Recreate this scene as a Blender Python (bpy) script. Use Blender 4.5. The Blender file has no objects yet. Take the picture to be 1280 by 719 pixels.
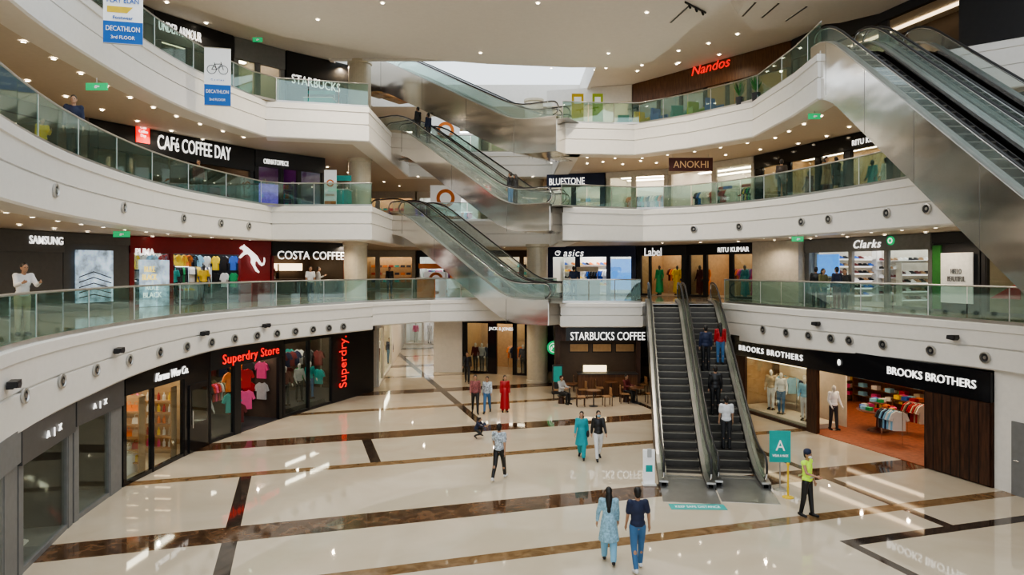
import bpy,bmesh,math,random
from mathutils import Vector,Matrix
from mathutils.geometry import tessellate_polygon
random.seed(5)
SC=bpy.context.scene; COL=SC.collection
F=880.;HZ=335.;CZ=6.5
G0,L1,L2,L3=0.,4.85,9.4,13.9
R=math.radians
# ---------------------------------------------------------------- materials
def _ramp(nt,c,var,scale):
    tc=nt.nodes.new('ShaderNodeTexCoord'); n=nt.nodes.new('ShaderNodeTexNoise'); n.inputs['Scale'].default_value=scale; n.inputs['Detail'].default_value=4
    r=nt.nodes.new('ShaderNodeValToRGB'); nt.links.new(tc.outputs['Object'],n.inputs['Vector']); nt.links.new(n.outputs['Fac'],r.inputs['Fac'])
    r.color_ramp.elements[0].position=.3; r.color_ramp.elements[1].position=.7
    r.color_ramp.elements[0].color=[max(0,x*(1-var)) for x in c[:3]]+[1]; r.color_ramp.elements[1].color=[min(1,x*(1+var)) for x in c[:3]]+[1]
    return r
def mat(name,c,rough=.5,metal=0.,emit=0.,var=.07,scale=6.):
    m=bpy.data.materials.new(name); m.use_nodes=True; nt=m.node_tree; b=nt.nodes['Principled BSDF']
    r=_ramp(nt,c,var,scale); nt.links.new(r.outputs[0],b.inputs['Base Color'])
    b.inputs['Roughness'].default_value=rough; b.inputs['Metallic'].default_value=metal
    if emit: nt.links.new(r.outputs[0],b.inputs['Emission Color']); b.inputs['Emission Strength'].default_value=emit
    m.diffuse_color=(*c[:3],1); return m
def brushed(name,c,stretch,r0,r1,bump=.15):
    m=mat(name,c,.3,1.,var=.1,scale=.5); nt=m.node_tree; b=nt.nodes['Principled BSDF']
    tc=nt.nodes.new('ShaderNodeTexCoord'); mp=nt.nodes.new('ShaderNodeMapping'); mp.inputs['Scale'].default_value=stretch
    n=nt.nodes.new('ShaderNodeTexNoise'); n.inputs['Scale'].default_value=1.; n.inputs['Detail'].default_value=2
    nt.links.new(tc.outputs['Object'],mp.inputs[0]); nt.links.new(mp.outputs[0],n.inputs['Vector'])
    mr=nt.nodes.new('ShaderNodeMapRange'); mr.inputs[3].default_value=r0; mr.inputs[4].default_value=r1; nt.links.new(n.outputs['Fac'],mr.inputs[0]); nt.links.new(mr.outputs[0],b.inputs['Roughness'])
    bp=nt.nodes.new('ShaderNodeBump'); bp.inputs['Strength'].default_value=bump; bp.inputs['Distance'].default_value=.25; nt.links.new(n.outputs['Fac'],bp.inputs['Height']); nt.links.new(bp.outputs[0],b.inputs['Normal']); return m
def glass(name,tint,refl=.1,haze=None,hz=0.):
    m=bpy.data.materials.new(name); m.use_nodes=True; nt=m.node_tree; nt.nodes.clear()
    o=nt.nodes.new('ShaderNodeOutputMaterial'); t=nt.nodes.new('ShaderNodeBsdfTransparent'); g=nt.nodes.new('ShaderNodeBsdfGlossy'); x=nt.nodes.new('ShaderNodeMixShader')
    t.inputs[0].default_value=(*tint,1); g.inputs['Roughness'].default_value=.03; x.inputs[0].default_value=refl
    g.inputs[0].default_value=(.9,1,.97,1)
    last=t.outputs[0]
    if haze:
        d=nt.nodes.new('ShaderNodeBsdfDiffuse'); d.inputs[0].default_value=(*haze,1); y=nt.nodes.new('ShaderNodeMixShader')
        n=nt.nodes.new('ShaderNodeTexNoise'); n.inputs['Scale'].default_value=.7
        mr=nt.nodes.new('ShaderNodeMapRange'); mr.inputs[3].default_value=hz*.6; mr.inputs[4].default_value=hz*1.4; nt.links.new(n.outputs['Fac'],mr.inputs[0]); nt.links.new(mr.outputs[0],y.inputs[0])
        nt.links.new(last,y.inputs[1]); nt.links.new(d.outputs[0],y.inputs[2]); last=y.outputs[0]
    nt.links.new(last,x.inputs[1]); nt.links.new(g.outputs[0],x.inputs[2]); nt.links.new(x.outputs[0],o.inputs[0]); return m
def marble(name,c1,c2,scale,rough,pos=(.35,.7)):
    m=bpy.data.materials.new(name); m.use_nodes=True; nt=m.node_tree; b=nt.nodes['Principled BSDF']
    tc=nt.nodes.new('ShaderNodeTexCoord'); n=nt.nodes.new('ShaderNodeTexNoise'); n.inputs['Scale'].default_value=scale; n.inputs['Detail'].default_value=8; n.inputs['Distortion'].default_value=1.5
    r=nt.nodes.new('ShaderNodeValToRGB'); nt.links.new(tc.outputs['Object'],n.inputs['Vector']); nt.links.new(n.outputs['Fac'],r.inputs['Fac'])
    r.color_ramp.elements[0].position=pos[0]; r.color_ramp.elements[1].position=pos[1]
    r.color_ramp.elements[0].color=(*c1,1); r.color_ramp.elements[1].color=(*c2,1)
    nt.links.new(r.outputs[0],b.inputs['Base Color']); b.inputs['Roughness'].default_value=rough; b.inputs['IOR'].default_value=1.6; return m
def woodm(name,c1,c2,rough=.4):
    m=bpy.data.materials.new(name); m.use_nodes=True; nt=m.node_tree; b=nt.nodes['Principled BSDF']
    tc=nt.nodes.new('ShaderNodeTexCoord'); mp=nt.nodes.new('ShaderNodeMapping'); mp.inputs['Scale'].default_value=(7,7,.7)
    n=nt.nodes.new('ShaderNodeTexNoise'); n.inputs['Scale'].default_value=2.5; n.inputs['Detail'].default_value=5
    r=nt.nodes.new('ShaderNodeValToRGB'); nt.links.new(tc.outputs['Object'],mp.inputs[0]); nt.links.new(mp.outputs[0],n.inputs['Vector']); nt.links.new(n.outputs['Fac'],r.inputs['Fac'])
    r.color_ramp.elements[0].position=.35; r.color_ramp.elements[1].position=.68
    r.color_ramp.elements[0].color=(*c1,1); r.color_ramp.elements[1].color=(*c2,1)
    nt.links.new(r.outputs[0],b.inputs['Base Color']); b.inputs['Roughness'].default_value=rough; return m
M={}
def mk(k,*a,**q): M[k]=mat(k,*a,**q)
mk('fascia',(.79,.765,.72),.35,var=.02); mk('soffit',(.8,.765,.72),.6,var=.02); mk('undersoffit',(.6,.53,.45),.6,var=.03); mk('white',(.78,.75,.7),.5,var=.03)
mk('offwhite',(.58,.55,.49),.5); mk('greywall',(.09,.088,.088),.4); mk('midgrey',(.19,.19,.19),.5); mk('brownwall',(.08,.055,.04),.5)
mk('black',(.012,.012,.014),.35); mk('blackgloss',(.01,.01,.012),.12); mk('charcoal',(.03,.03,.034),.5)
mk('red',(.4,.012,.018),.4); mk('shopred',(.2,.008,.012),.35); mk('darkred',(.14,.008,.012),.5); mk('orange',(.75,.2,.03),.5); mk('yellow',(.8,.55,.04),.5)
mk('blue',(.03,.12,.5),.5); mk('navy',(.012,.02,.06),.6); mk('teal',(.03,.38,.36),.5); mk('green',(.03,.35,.12),.5); mk('pink',(.7,.08,.25),.5); mk('yellowgreen',(.4,.5,.04),.5)
mk('skyblue',(.25,.5,.68),.7); mk('purple',(.16,.04,.28),.5); mk('beige',(.5,.4,.28),.6); mk('lightgrey',(.45,.45,.45),.5); mk('denim',(.06,.16,.32),.8)
mk('whitecloth',(.75,.75,.76),.8); mk('tealcloth',(.03,.33,.38),.8); mk('maroon',(.13,.02,.02),.7); mk('signbrown',(.09,.022,.018),.5); mk('olive',(.16,.15,.07),.8); mk('neon',(.55,.9,.05),.6,emit=.2); mk('patterned',(.45,.5,.55),.8,var=.75,scale=22.)
mk('kurta',(.3,.5,.62),.8,var=.35,scale=18.); mk('plaid',(.3,.1,.1),.8,var=.6,scale=20.)
mk('steel',(.55,.54,.52),.28,.9,var=.08,scale=2.); mk('darksteel',(.06,.06,.06),.35,.6); mk('stepmetal',(.085,.078,.07),.42,.6); mk('stepedge',(.3,.28,.24),.4,.6); mk('rubber',(.02,.02,.022),.3); mk('joint',(.16,.15,.14),.4,.5); mk('palestep',(.33,.32,.3),.4,.4)
M['steelpanel']=brushed('steelpanel',(.72,.69,.65),(.3,.3,.7),.1,.22,.16)
mk('chrome',(.75,.75,.75),.12,1.,var=.02); mk('column',(.62,.55,.42),.25,var=.05)
mk('skin',(.42,.24,.15),.6); mk('skin2',(.5,.3,.2),.6); mk('hair',(.01,.008,.007),.45); mk('mannequin',(.66,.64,.6),.35); mk('darkmannequin',(.05,.05,.05),.35)
mk('carpet',(.27,.075,.03),.7,var=.25); mk('tablewood',(.12,.03,.02),.3); mk('woodlight',(.34,.19,.09),.5); mk('shopfloor',(.36,.29,.2),.3)
mk('Ewhite',(1,.98,.94),.5,emit=1.2,var=.0); mk('Ewarm',(1,.76,.48),.5,emit=3.,var=.0); mk('Edown',(1,.88,.68),.5,emit=22.,var=.0); mk('Ered',(1,.02,.015),.5,emit=1.0,var=.0)
mk('Eyellow',(1,.75,.15),.5,emit=.9,var=.0); mk('Egreen',(.01,.4,.14),.5,emit=.8,var=.0); mk('Eblue',(.1,.35,1),.5,emit=1.,var=.1); mk('Estrip',(1,.88,.70),.5,emit=10.,var=.0); mk('Estripcool',(.9,.95,1),.5,emit=10.,var=.0); mk('Escreen',(.35,.45,.55),.4,emit=.9,var=.6,scale=3.)
mk('Epurple',(.3,.15,.8),.5,emit=1.,var=.3); mk('lightwall',(.6,.53,.43),.5,var=.05); mk('warmwall',(.45,.3,.16),.6,var=.1); mk('poster',(.72,.72,.7),.5,emit=.2); mk('tanletter',(.6,.38,.2),.5,emit=.25)
mk('pictogram',(.02,.02,.02),.5); mk('purewhite',(.85,.85,.85),.5,emit=.2,var=.02); mk('bannerblue',(.01,.12,.45),.5,emit=.1,var=.02); mk('leaf',(.04,.2,.05),.6)
M['wood']=woodm('wood',(.03,.012,.007),(.085,.035,.018)); M['woodmid']=woodm('woodmid',(.09,.035,.013),(.17,.075,.03))
M['cream']=marble('cream marble',(.58,.49,.37),(.65,.565,.445),.35,.035); M['dark']=marble('dark marble',(.05,.025,.013),(.18,.1,.055),2.5,.05); M['gold']=marble('gold marble',(.17,.1,.045),(.3,.19,.1),2.2,.05)
M['line']=marble('line marble',(.03,.022,.018),(.08,.055,.04),2.5,.06); M['deck']=marble('deck stone',(.36,.29,.21),(.48,.4,.3),1.2,.08)
M['glass']=glass('teal glass',(.72,.86,.82),.13,(.14,.26,.24),.06); M['escglass']=glass('pale escalator glass',(.95,.98,.97),.09,(.55,.65,.62),.06); M['clear']=glass('shop glass',(.92,.95,.93),.07); M['smoke']=glass('smoked glass',(.6,.64,.62),.12,(.03,.04,.04),.1)
# ---------------------------------------------------------------- mesh builder
class MB:
    def __init__(s): s.v=[];s.f=[];s.m=[]
    def add(s,vs,fs,mi=0):
        b=len(s.v); s.v+= [tuple(v) for v in vs]; s.f+=[[b+i for i in f] for f in fs]; s.m+=[mi]*len(fs); return s
    def box(s,x0,x1,y0,y1,z0,z1,mi=0):
        return s.add([(x0,y0,z0),(x1,y0,z0),(x1,y1,z0),(x0,y1,z0),(x0,y0,z1),(x1,y0,z1),(x1,y1,z1),(x0,y1,z1)],[(3,2,1,0),(4,5,6,7),(0,1,5,4),(1,2,6,5),(2,3,7,6),(3,0,4,7)],mi)
    def prism(s,pts,y0,y1,mi=0):
        n=len(pts); vs=[(x,y0,z) for x,z in pts]+[(x,y1,z) for x,z in pts]
        fs=[list(range(n)),list(range(2*n-1,n-1,-1))]+[(i,i+n,(i+1)%n+n,(i+1)%n) for i in range(n)]
        return s.add(vs,fs,mi)
    def tube(s,pts,r,n=8,closed=False,mi=0):
        pts=[Vector(p) for p in pts]; k=len(pts); vs=[];fs=[]
        up=None
        for i,p in enumerate(pts):
            a=pts[(i-1)%k] if (closed or i>0) else p; b=pts[(i+1)%k] if (closed or i<k-1) else p
            t=(b-a).normalized()
            if up is None:
                up=Vector((0,0,1)) if abs(t.z)<.9 else Vector((1,0,0))
            x=t.cross(up)
            if x.length<1e-4: x=t.cross(Vector((.3,1,.1)))
            x.normalize(); up=x.cross(t).normalized()
            rr=r[i] if isinstance(r,(list,tuple)) else r
            for j in range(n):
                q=2*math.pi*j/n; vs.append(p+x*rr*math.cos(q)+up*rr*math.sin(q))
        for i in range(k if closed else k-1):
            for j in range(n): fs.append((i*n+j,i*n+(j+1)%n,((i+1)%k)*n+(j+1)%n,((i+1)%k)*n+j))
        if not closed: fs+=[list(range(n-1,-1,-1)),[(k-1)*n+j for j in range(n)]]
        return s.add(vs,fs,mi)
    def lathe(s,prof,n=24,c=(0,0,0),mi=0,axis='z',caps=True):
        vs=[];fs=[]
        for r,z in prof:
            for j in range(n):
                q=2*math.pi*j/n; p=(r*math.cos(q),r*math.sin(q),z)
                if axis=='y': p=(p[0],-p[2],p[1])
                vs.append((p[0]+c[0],p[1]+c[1],p[2]+c[2]))
        for i in range(len(prof)-1):
            for j in range(n): fs.append((i*n+j,i*n+(j+1)%n,(i+1)*n+(j+1)%n,(i+1)*n+j))
        if caps and prof[0][0]>1e-5: fs.append(list(range(n-1,-1,-1)))
        if caps and prof[-1][0]>1e-5: fs.append([(len(prof)-1)*n+j for j in range(n)])
        return s.add(vs,fs,mi)
    def ball(s,c,r,nu=12,nv=8,mi=0):
        if not isinstance(r,(tuple,list)): r=(r,r,r)
        vs=[(c[0],c[1],c[2]-r[2])];fs=[]
        for i in range(1,nv):
            a=-math.pi/2+math.pi*i/nv
            for j in range(nu):
                q=2*math.pi*j/nu; vs.append((c[0]+r[0]*math.cos(a)*math.cos(q),c[1]+r[1]*math.cos(a)*math.sin(q),c[2]+r[2]*math.sin(a)))
        vs.append((c[0],c[1],c[2]+r[2])); T=len(vs)-1
        for j in range(nu):
            fs.append((0,1+(j+1)%nu,1+j)); fs.append((T,T-nu+j,T-nu+(j+1)%nu))
        for i in range(nv-2):
            for j in range(nu): fs.append((1+i*nu+j,1+i*nu+(j+1)%nu,1+(i+1)*nu+(j+1)%nu,1+(i+1)*nu+j))
        return s.add(vs,fs,mi)
    def cap(s,a,b,ra,rb,n=10,mi=0):
        a=Vector(a);b=Vector(b); t=(b-a).normalized(); u=Vector((1,0,0)) if abs(t.x)<.8 else Vector((0,1,0))
        x=t.cross(u).normalized(); y=x.cross(t); rings=[]
        for k in (1,2,3): g=math.pi/2*k/3; rings.append((a-t*ra*math.cos(g),ra*math.sin(g)))
        for k in (3,2,1): g=math.pi/2*k/3; rings.append((b+t*rb*math.cos(g),rb*math.sin(g)))
        vs=[a-t*ra]+[c+x*r*math.cos(2*math.pi*j/n)+y*r*math.sin(2*math.pi*j/n) for c,r in rings for j in range(n)]+[b+t*rb]
        T=len(vs)-1; fs=[]
        for j in range(n): fs.append((0,1+j,1+(j+1)%n)); fs.append((T,T-n+(j+1)%n,T-n+j))
        for i in range(5):
            for j in range(n): fs.append((1+i*n+j,1+(i+1)*n+j,1+(i+1)*n+(j+1)%n,1+i*n+(j+1)%n))
        return s.add(vs,fs,mi)
    def mesh(s,name,mats=None,smooth=False):
        me=bpy.data.meshes.new(name); me.from_pydata(s.v,[],s.f); me.update()
        for m in (mats or []): me.materials.append(M[m] if isinstance(m,str) else m)
        for p,k in zip(me.polygons,s.m): p.material_index=k; p.use_smooth=smooth
        bm=bmesh.new(); bm.from_mesh(me); bmesh.ops.recalc_face_normals(bm,faces=bm.faces); bm.to_mesh(me); bm.free()
        return me
    def build(s,name,mats,parent=None,loc=None,rz=0,smooth=False,label=None):
        if isinstance(mats,str): mats=[mats]
        o=bpy.data.objects.new(name,s.mesh(name,mats,smooth)); COL.objects.link(o)
        if parent: o.parent=parent
        if loc: o.location=loc
        o.rotation_euler.z=rz
        if label: o['label']=label
        return o
def tag(o,label,cat=None,group=None,kind=None):
    o['label']=label
    if cat: o['category']=cat
    if group: o['group']=group
    if kind: o['kind']=kind
    return o
def thing(name,label,cat,loc=(0,0,0),rz=0,group=None,kind=None):
    o=bpy.data.objects.new(name,None); COL.objects.link(o); o.empty_display_size=.2; o.location=loc; o.rotation_euler=(0,0,rz); return tag(o,label,cat,group,kind)
def struct(o,label): return tag(o,label,None,None,'structure')
def obj(name,me,matl,parent=None,loc=(0,0,0),rz=0,scale=1,label=None):
    o=bpy.data.objects.new(name,me); COL.objects.link(o)
    if parent: o.parent=parent
    o.location=loc; o.rotation_euler.z=rz; o.scale=(scale,)*3 if not isinstance(scale,tuple) else scale
    if matl is not None:
        if len(me.materials)==0: me.materials.append(None)
        o.material_slots[0].link='OBJECT'; o.material_slots[0].material=M[matl] if isinstance(matl,str) else matl
    if label: o['label']=label
    return o
def evalmesh(o):
    dg=bpy.context.evaluated_depsgraph_get(); me=bpy.data.meshes.new_from_object(o.evaluated_get(dg)); return me
def text(s,w,h,m,parent,loc,name='lettering',ext=.02,rot=0,bold=.0,label=None,rz=0,shear=0):
    cu=bpy.data.curves.new('t','FONT'); cu.body=s; cu.size=1; cu.align_x='CENTER'; cu.align_y='CENTER'; cu.resolution_u=3; cu.offset=bold; cu.shear=shear
    def ev():
        o=bpy.data.objects.new('t',cu); COL.objects.link(o); me=evalmesh(o); bpy.data.objects.remove(o)
        xs=[v.co.x for v in me.vertices]; ys=[v.co.y for v in me.vertices]; return me,xs,ys
    me,xs,ys=ev()
    if w and h:
        ratio=(w/h)/((max(xs)-min(xs))/(max(ys)-min(ys)))
        if ratio>1.08: cu.space_character=min(1+(ratio-1)*.85,1.7); me,xs,ys=ev()
    cx,cy=(max(xs)+min(xs))/2,(max(ys)+min(ys))/2; sx=w/(max(xs)-min(xs)) if w else None; sy=h/(max(ys)-min(ys)) if h else sx
    if sx is None: sx=sy
    ca,sa=math.cos(rot),math.sin(rot)
    for v in me.vertices:
        x,y=(v.co.x-cx)*sx,(v.co.y-cy)*sy; x,y=x*ca-y*sa,x*sa+y*ca; v.co=(x,0,y)
    bm=bmesh.new(); bm.from_mesh(me)
    r=bmesh.ops.extrude_face_region(bm,geom=bm.faces[:]); bmesh.ops.translate(bm,vec=(0,-ext,0),verts=[v for v in r['geom'] if isinstance(v,bmesh.types.BMVert)])
    bm.to_mesh(me); bm.free(); me.materials.clear(); me.materials.append(M[m])
    o=bpy.data.objects.new(name,me); COL.objects.link(o)
    if parent: o.parent=parent
    o.location=loc; o.rotation_euler.z=rz
    if label: o['label']=label
    return o
# ---------------------------------------------------------------- paths
def smooth(P,n=6):
    P=[Vector(p) for p in P]; out=[]
    for i in range(len(P)-1):
        a=P[max(i-1,0)];b=P[i];c=P[i+1];d=P[min(i+2,len(P)-1)]
        for k in range(n):
            t=k/n; out.append(.5*((2*b)+(c-a)*t+(2*a-5*b+4*c-d)*t*t+(3*b-3*c+d-a)*t**3))
    out.append(P[-1]); return [tuple(p) for p in out]
def ppx(path,px):
    r=(px-640)/F
    for a,b in zip(path,path[1:]):
        den=(b[0]-a[0])-r*(b[1]-a[1])
        if abs(den)<1e-9: continue
        u=(r*a[1]-a[0])/den
        if -1e-6<=u<=1+1e-6:
            return (a[0]+u*(b[0]-a[0]),a[1]+u*(b[1]-a[1]))
    a,b=(path[0],path[1]) if abs(640+F*path[0][0]/max(path[0][1],.1)-px)<abs(640+F*path[-1][0]/max(path[-1][1],.1)-px) else (path[-2],path[-1])
    den=(b[0]-a[0])-r*(b[1]-a[1]); u=(r*a[1]-a[0])/den; return (a[0]+u*(b[0]-a[0]),a[1]+u*(b[1]-a[1]))
def resample(path,step):
    P=[Vector(p) for p in path]; Ls=[0]
    for a,b in zip(P,P[1:]): Ls.append(Ls[-1]+(b-a).length)
    n=max(1,round(Ls[-1]/step)); out=[]; k=0
    for i in range(n+1):
        t=Ls[-1]*i/n
        while k<len(P)-2 and Ls[k+1]<t: k+=1
        u=(t-Ls[k])/max(1e-9,Ls[k+1]-Ls[k]); p=P[k].lerp(P[k+1],u); out.append((p.x,p.y))
    return out
def normals(path):
    P=[Vector(p) for p in path]; out=[]
    for i in range(len(P)):
        t1=(P[i]-P[i-1]).normalized() if i>0 else None; t2=(P[i+1]-P[i]).normalized() if i<len(P)-1 else None
        t1=t1 or t2; t2=t2 or t1
        n1=Vector((t1.y,-t1.x)); n2=Vector((t2.y,-t2.x)); m=(n1+n2)
        if m.length<1e-3: m=n1
        m.normalize(); out.append(m/max(.35,m.dot(n1)))
    return out
E1L=smooth([(-6,6),(-9.8,13.4),(-11,18.9),(-11.1,23.8),(-9.8,28.5),(-6.7,33.8)])
E1C=[(-6.7,33.8),(-4.2,36.2),(1.0,37.8),(2.3,36.9),(2.3,33.2),(6.15,33.2),(6.15,33.7),(9.95,33.7)]
E1R=smooth([(9.95,33.3),(11.4,28.5),(12.9,24.5),(14.3,20),(15,15),(15,8)])
E2L=smooth([(-6.5,6),(-9.9,13.8),(-11.6,19.6),(-12.3,26.3),(-11.3,33.1)])
E2C=[(-11.3,33.1),(-6.6,33.1),(-6.6,43),(2.4,43),(2.4,33.4)]
E2R=[(2.4,33.4),(5.6,34.6)]+smooth([(6.5,34.9),(9.0,33.3),(11,30),(12.2,26),(12.9,22.5),(13.8,18),(14.5,8)])
E3L=smooth([(-7,6),(-10.5,14),(-11.7,20),(-11.9,26),(-10.9,31.2)])
E3C=[(-10.9,31.2),(-6.6,32.4),(-6.6,45),(2.6,45),(2.6,35.8)]
E3R=[(2.6,35.8),(6.3,36.3),(8.6,34.2),(10.7,31.3),(10.75,27),(10.55,24.3),(14.3,24.3),(17,22),(18,8)]
SL=smooth([(-16,12),(-17.5,18),(-17.3,24),(-15.8,29.5),(-12.8,34.5),(-9,38.5)])
SR=smooth([(2.7,44),(8.5,42),(12.3,37.5),(15.3,29.5),(17.2,22),(18,14)])
GL=smooth([(-8.4,9.5),(-10.3,14.5),(-11.3,18.5),(-11.6,22.5),(-11.2,26),(-10.1,30),(-7.4,37)])
GR=[(10.3,32.4),(14.5,20.0),(15.4,17)]
# ---------------------------------------------------------------- setting
OUT=[(-30,-6),(30,-6),(30,68),(-30,68)]
def deck(name,label,outer,holes,z,m):
    loops=[[Vector((x,y,0)) for x,y in outer]]+[[Vector((x,y,0)) for x,y in h] for h in holes]
    tri=tessellate_polygon(loops); vs=[(p.x,p.y,z) for l in loops for p in l]
    b=MB(); b.add(vs,[list(t) for t in tri]); o=b.build(name,m); return struct(o,label)
TH=R(17)
cu_,su_=math.cos(TH),math.sin(TH)
def floor():
    vs=[15.0,15.45,17.9,18.95,23.4,23.85,27.1,28.2,32.4,32.9,36.4,37.5,41.8,42.3,46,47.1,51.5,52,56,57]
    V=sorted([-30,13.4,13.75]+vs+[62,66,85]); U=[-40,-1.7,-1.35,2.35,2.7,7.2,7.55,12.35,12.6,15.55,15.85,20,60]
    b=MB()
    for i in range(len(V)-1):
        for j in range(len(U)-1):
            v0,v1,u0,u1=V[i],V[i+1],U[j],U[j+1]; vm=(v0+v1)/2;um=(u0+u1)/2; mi=0
            for k in range(0,len(vs),2):
                if vs[k]<vm<vs[k+1]: mi=1 if vs[k+1]-vs[k]>.9 else 2
            if mi==0:
                if 13.4<vm<13.75 and um>12.35: mi=3
                elif -1.7<um<-1.35 and vm<23.4: mi=3
                elif 2.35<um<2.7 and 23.85<vm<27.1: mi=3
                elif 7.2<um<7.55 and 28<vm<60: mi=3
                elif 12.35<um<12.6 and vm<13.4: mi=3
                elif 15.55<um<15.85 and 13.7<vm<60: mi=3
            q=[(u*cu_-v*su_,u*su_+v*cu_,0) for u,v in ((u0,v0),(u1,v0),(u1,v1),(u0,v1))]
            b.add(q,[(0,1,2,3)],mi)
    struct(b.build('floor',['cream','dark','gold','line']),'polished cream marble ground floor with brown marble bands')
floor()
def fascia(n,label,path,zt,zb):
    N=normals(path); b=MB(); vs=[];fs=[]
    for (x,y),n_ in zip(path,N):
        z0=zb(x,y) if callable(zb) else zb; t=zt-z0
        prof=[(-.5,zt),(0,zt),(.04,zt-.03),(.04,zt-.16*t),(0,zt-.17*t),(0,zt-.5*t),(-.06,zt-.505*t),(-.06,zt-.53*t),(.02,zt-.535*t),(.02,z0+.05),(-.03,z0),(-.9,z0)]
        for o_,z in prof: vs.append((x+n_.x*o_,y+n_.y*o_,z))
    k=12
    for i in range(len(path)-1):
        for j in range(k-1): fs.append((i*k+j,i*k+j+1,(i+1)*k+j+1,(i+1)*k+j))
    b.add(vs,fs); struct(b.build('trim_%d'%n,'fascia'),label)
lv={1:(L1,E1L,E1C,E1R),2:(L2,E2L,E2C,E2R),3:(L3,E3L,E3C,E3R)}
names={1:'first gallery',2:'second gallery',3:'third gallery'}
def zl1(x,y): return 3.05+.47*min(1,max(0,(y-15)/11.))
def zr1(x,y): return 3.15+.33*min(1,max(0,(32-y)/11.))
k=1
for n,(z,a,c,r) in lv.items():
    hole=a+c[1:]+(r if n==1 else r[1:])
    hole=hole+[(13,-4),(-4,-4)]
    deck('floor','polished stone walkway of the %s around the atrium'%names[n],OUT,[hole],z-.005,'deck')
    sb={1:3.72,2:7.85,3:12.35}[n]
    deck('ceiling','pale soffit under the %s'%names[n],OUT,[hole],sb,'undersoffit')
    zb={1:(zl1,3.7,zr1),2:(7.8,7.8,7.8),3:(12.3,12.3,12.3)}[n]
    for side,p,zz in zip(('left','centre','right'),(a,c,r),zb):
        fascia(k,'white %s edge band of the %s'%(side,names[n]),p,z,zz); k+=1
hole1=[(-9.5,37.5),(4.6,37.5),(4.6,48),(-9.5,48)]; hole2=[(-12,-4),(12,-4),(12,24),(-12,24)]  # second opening is out of view overhead, added to let sky light in
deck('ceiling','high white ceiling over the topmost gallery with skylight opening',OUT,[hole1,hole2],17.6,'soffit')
def bulkhead(pts,z0,z1,k,label):
    cx=sum(p[0] for p in pts)/len(pts); cy=sum(p[1] for p in pts)/len(pts)
    tr=tessellate_polygon([[Vector((x,y,0)) for x,y in pts]]); nn=len(pts); b=MB()
    b.add([(x,y,z0) for x,y in pts]+[(cx+(x-cx)*k,cy+(y-cy)*k,z1) for x,y in pts],[list(t) for t in tr]+[(i,(i+1)%nn,(i+1)%nn+nn,i+nn) for i in range(nn)])
    struct(b.build('ceiling','soffit'),label)
bulkhead([(-14,25.2),(-13.1,27.1),(-10.1,31.3),(-5.5,34.2),(-1.2,35.4),(3,36.0),(6.0,36.0),(7.0,34.8),(7.5,32.0),(7.7,29.6),(8.3,27.6),(8.6,25.8),(7.5,24.4),(-12,24.4)],16.75,17.62,1.06,'dropped white ceiling shape above the atrium')
bulkhead([(9.0,26.4),(9.3,29.0),(10.6,31.0),(14,30),(18,26),(17,22.6),(12.6,24.6)],16.95,17.62,1.08,'second dropped white ceiling shape at the upper right')
b=MB()
for x0,x1,y0,y1 in ((-9.7,-9.5,37.3,48.2),(4.6,4.8,37.3,48.2),(-9.5,4.6,37.3,37.5),(-9.5,4.6,48,48.2)): b.box(x0,x1,y0,y1,17.5,19.)
struct(b.build('window_1','white'),'white walled skylight shaft above the stacked moving stairs')
for nm,bx in (('wall_left',(-30.2,-30,-6,68)),('wall_right',(30,30.2,-6,68)),('wall_far',(-30,30,68,68.2))):
    struct(MB().box(bx[0],bx[1],bx[2],bx[3],0,18).build(nm,'offwhite'),'pale outer wall of the mall, %s side'%nm[5:])
# ---------------------------------------------------------------- railings
def railing(path,z,label,step=1.35,inset=.12,posts=True):
    P=resample(path,step); N=normals(P); P=[(x-n.x*inset,y-n.y*inset) for (x,y),n in zip(P,N)]
    ox,oy=P[0]; root=thing('glass_railing',label,'railing',(ox,oy,z))
    Q=[(x-ox,y-oy) for x,y in P]
    MB().tube([(x,y,1.1) for x,y in Q],.03,8).build('handrail','steel',root,smooth=True)
    b=MB()
    for (x,y),(x2,y2) in zip(Q,Q[1:]):
        n=Vector((y2-y,-(x2-x))).normalized()*.03
        b.add([(x+n.x,y+n.y,0),(x2+n.x,y2+n.y,0),(x2-n.x,y2-n.y,0),(x-n.x,y-n.y,0),(x+n.x,y+n.y,.1),(x2+n.x,y2+n.y,.1),(x2-n.x,y2-n.y,.1),(x-n.x,y-n.y,.1)],[(0,1,5,4),(2,3,7,6),(4,5,6,7),(1,2,6,5),(3,0,4,7)])
    b.build('base_channel','steel',root)
    for i,((x,y),(x2,y2)) in enumerate(zip(Q,Q[1:])):
        t=Vector((x2-x,y2-y)); t.normalize(); n=Vector((t.y,-t.x))*.008; a=(x+t.x*.02,y+t.y*.02); c=(x2-t.x*.02,y2-t.y*.02)
        g=MB().add([(a[0]+n.x,a[1]+n.y,.08),(c[0]+n.x,c[1]+n.y,.08),(c[0]-n.x,c[1]-n.y,.08),(a[0]-n.x,a[1]-n.y,.08),(a[0]+n.x,a[1]+n.y,1.07),(c[0]+n.x,c[1]+n.y,1.07),(c[0]-n.x,c[1]-n.y,1.07),(a[0]-n.x,a[1]-n.y,1.07)],[(0,1,5,4),(2,3,7,6),(4,5,6,7),(1,2,6,5),(3,0,4,7),(3,2,1,0)])
        g.build('glass_panel','glass',root)
        if posts and i%2==0: MB().tube([(x,y,0),(x,y,1.09)],.018,6).build('post','steel',root)
railing(E1L+E1C[1:4],L1,'glass railing of the first gallery, left side and far middle')
railing([(2.4,33.2),(6.1,33.2)],L1,'short glass railing on the first gallery left of the ground escalators')
railing(E1R,L1,'glass railing of the first gallery above the menswear shop',inset=.12)
railing(E2L+E2C[1:2],L2,'curved glass railing of the second gallery below the coffee shop sign')
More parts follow.
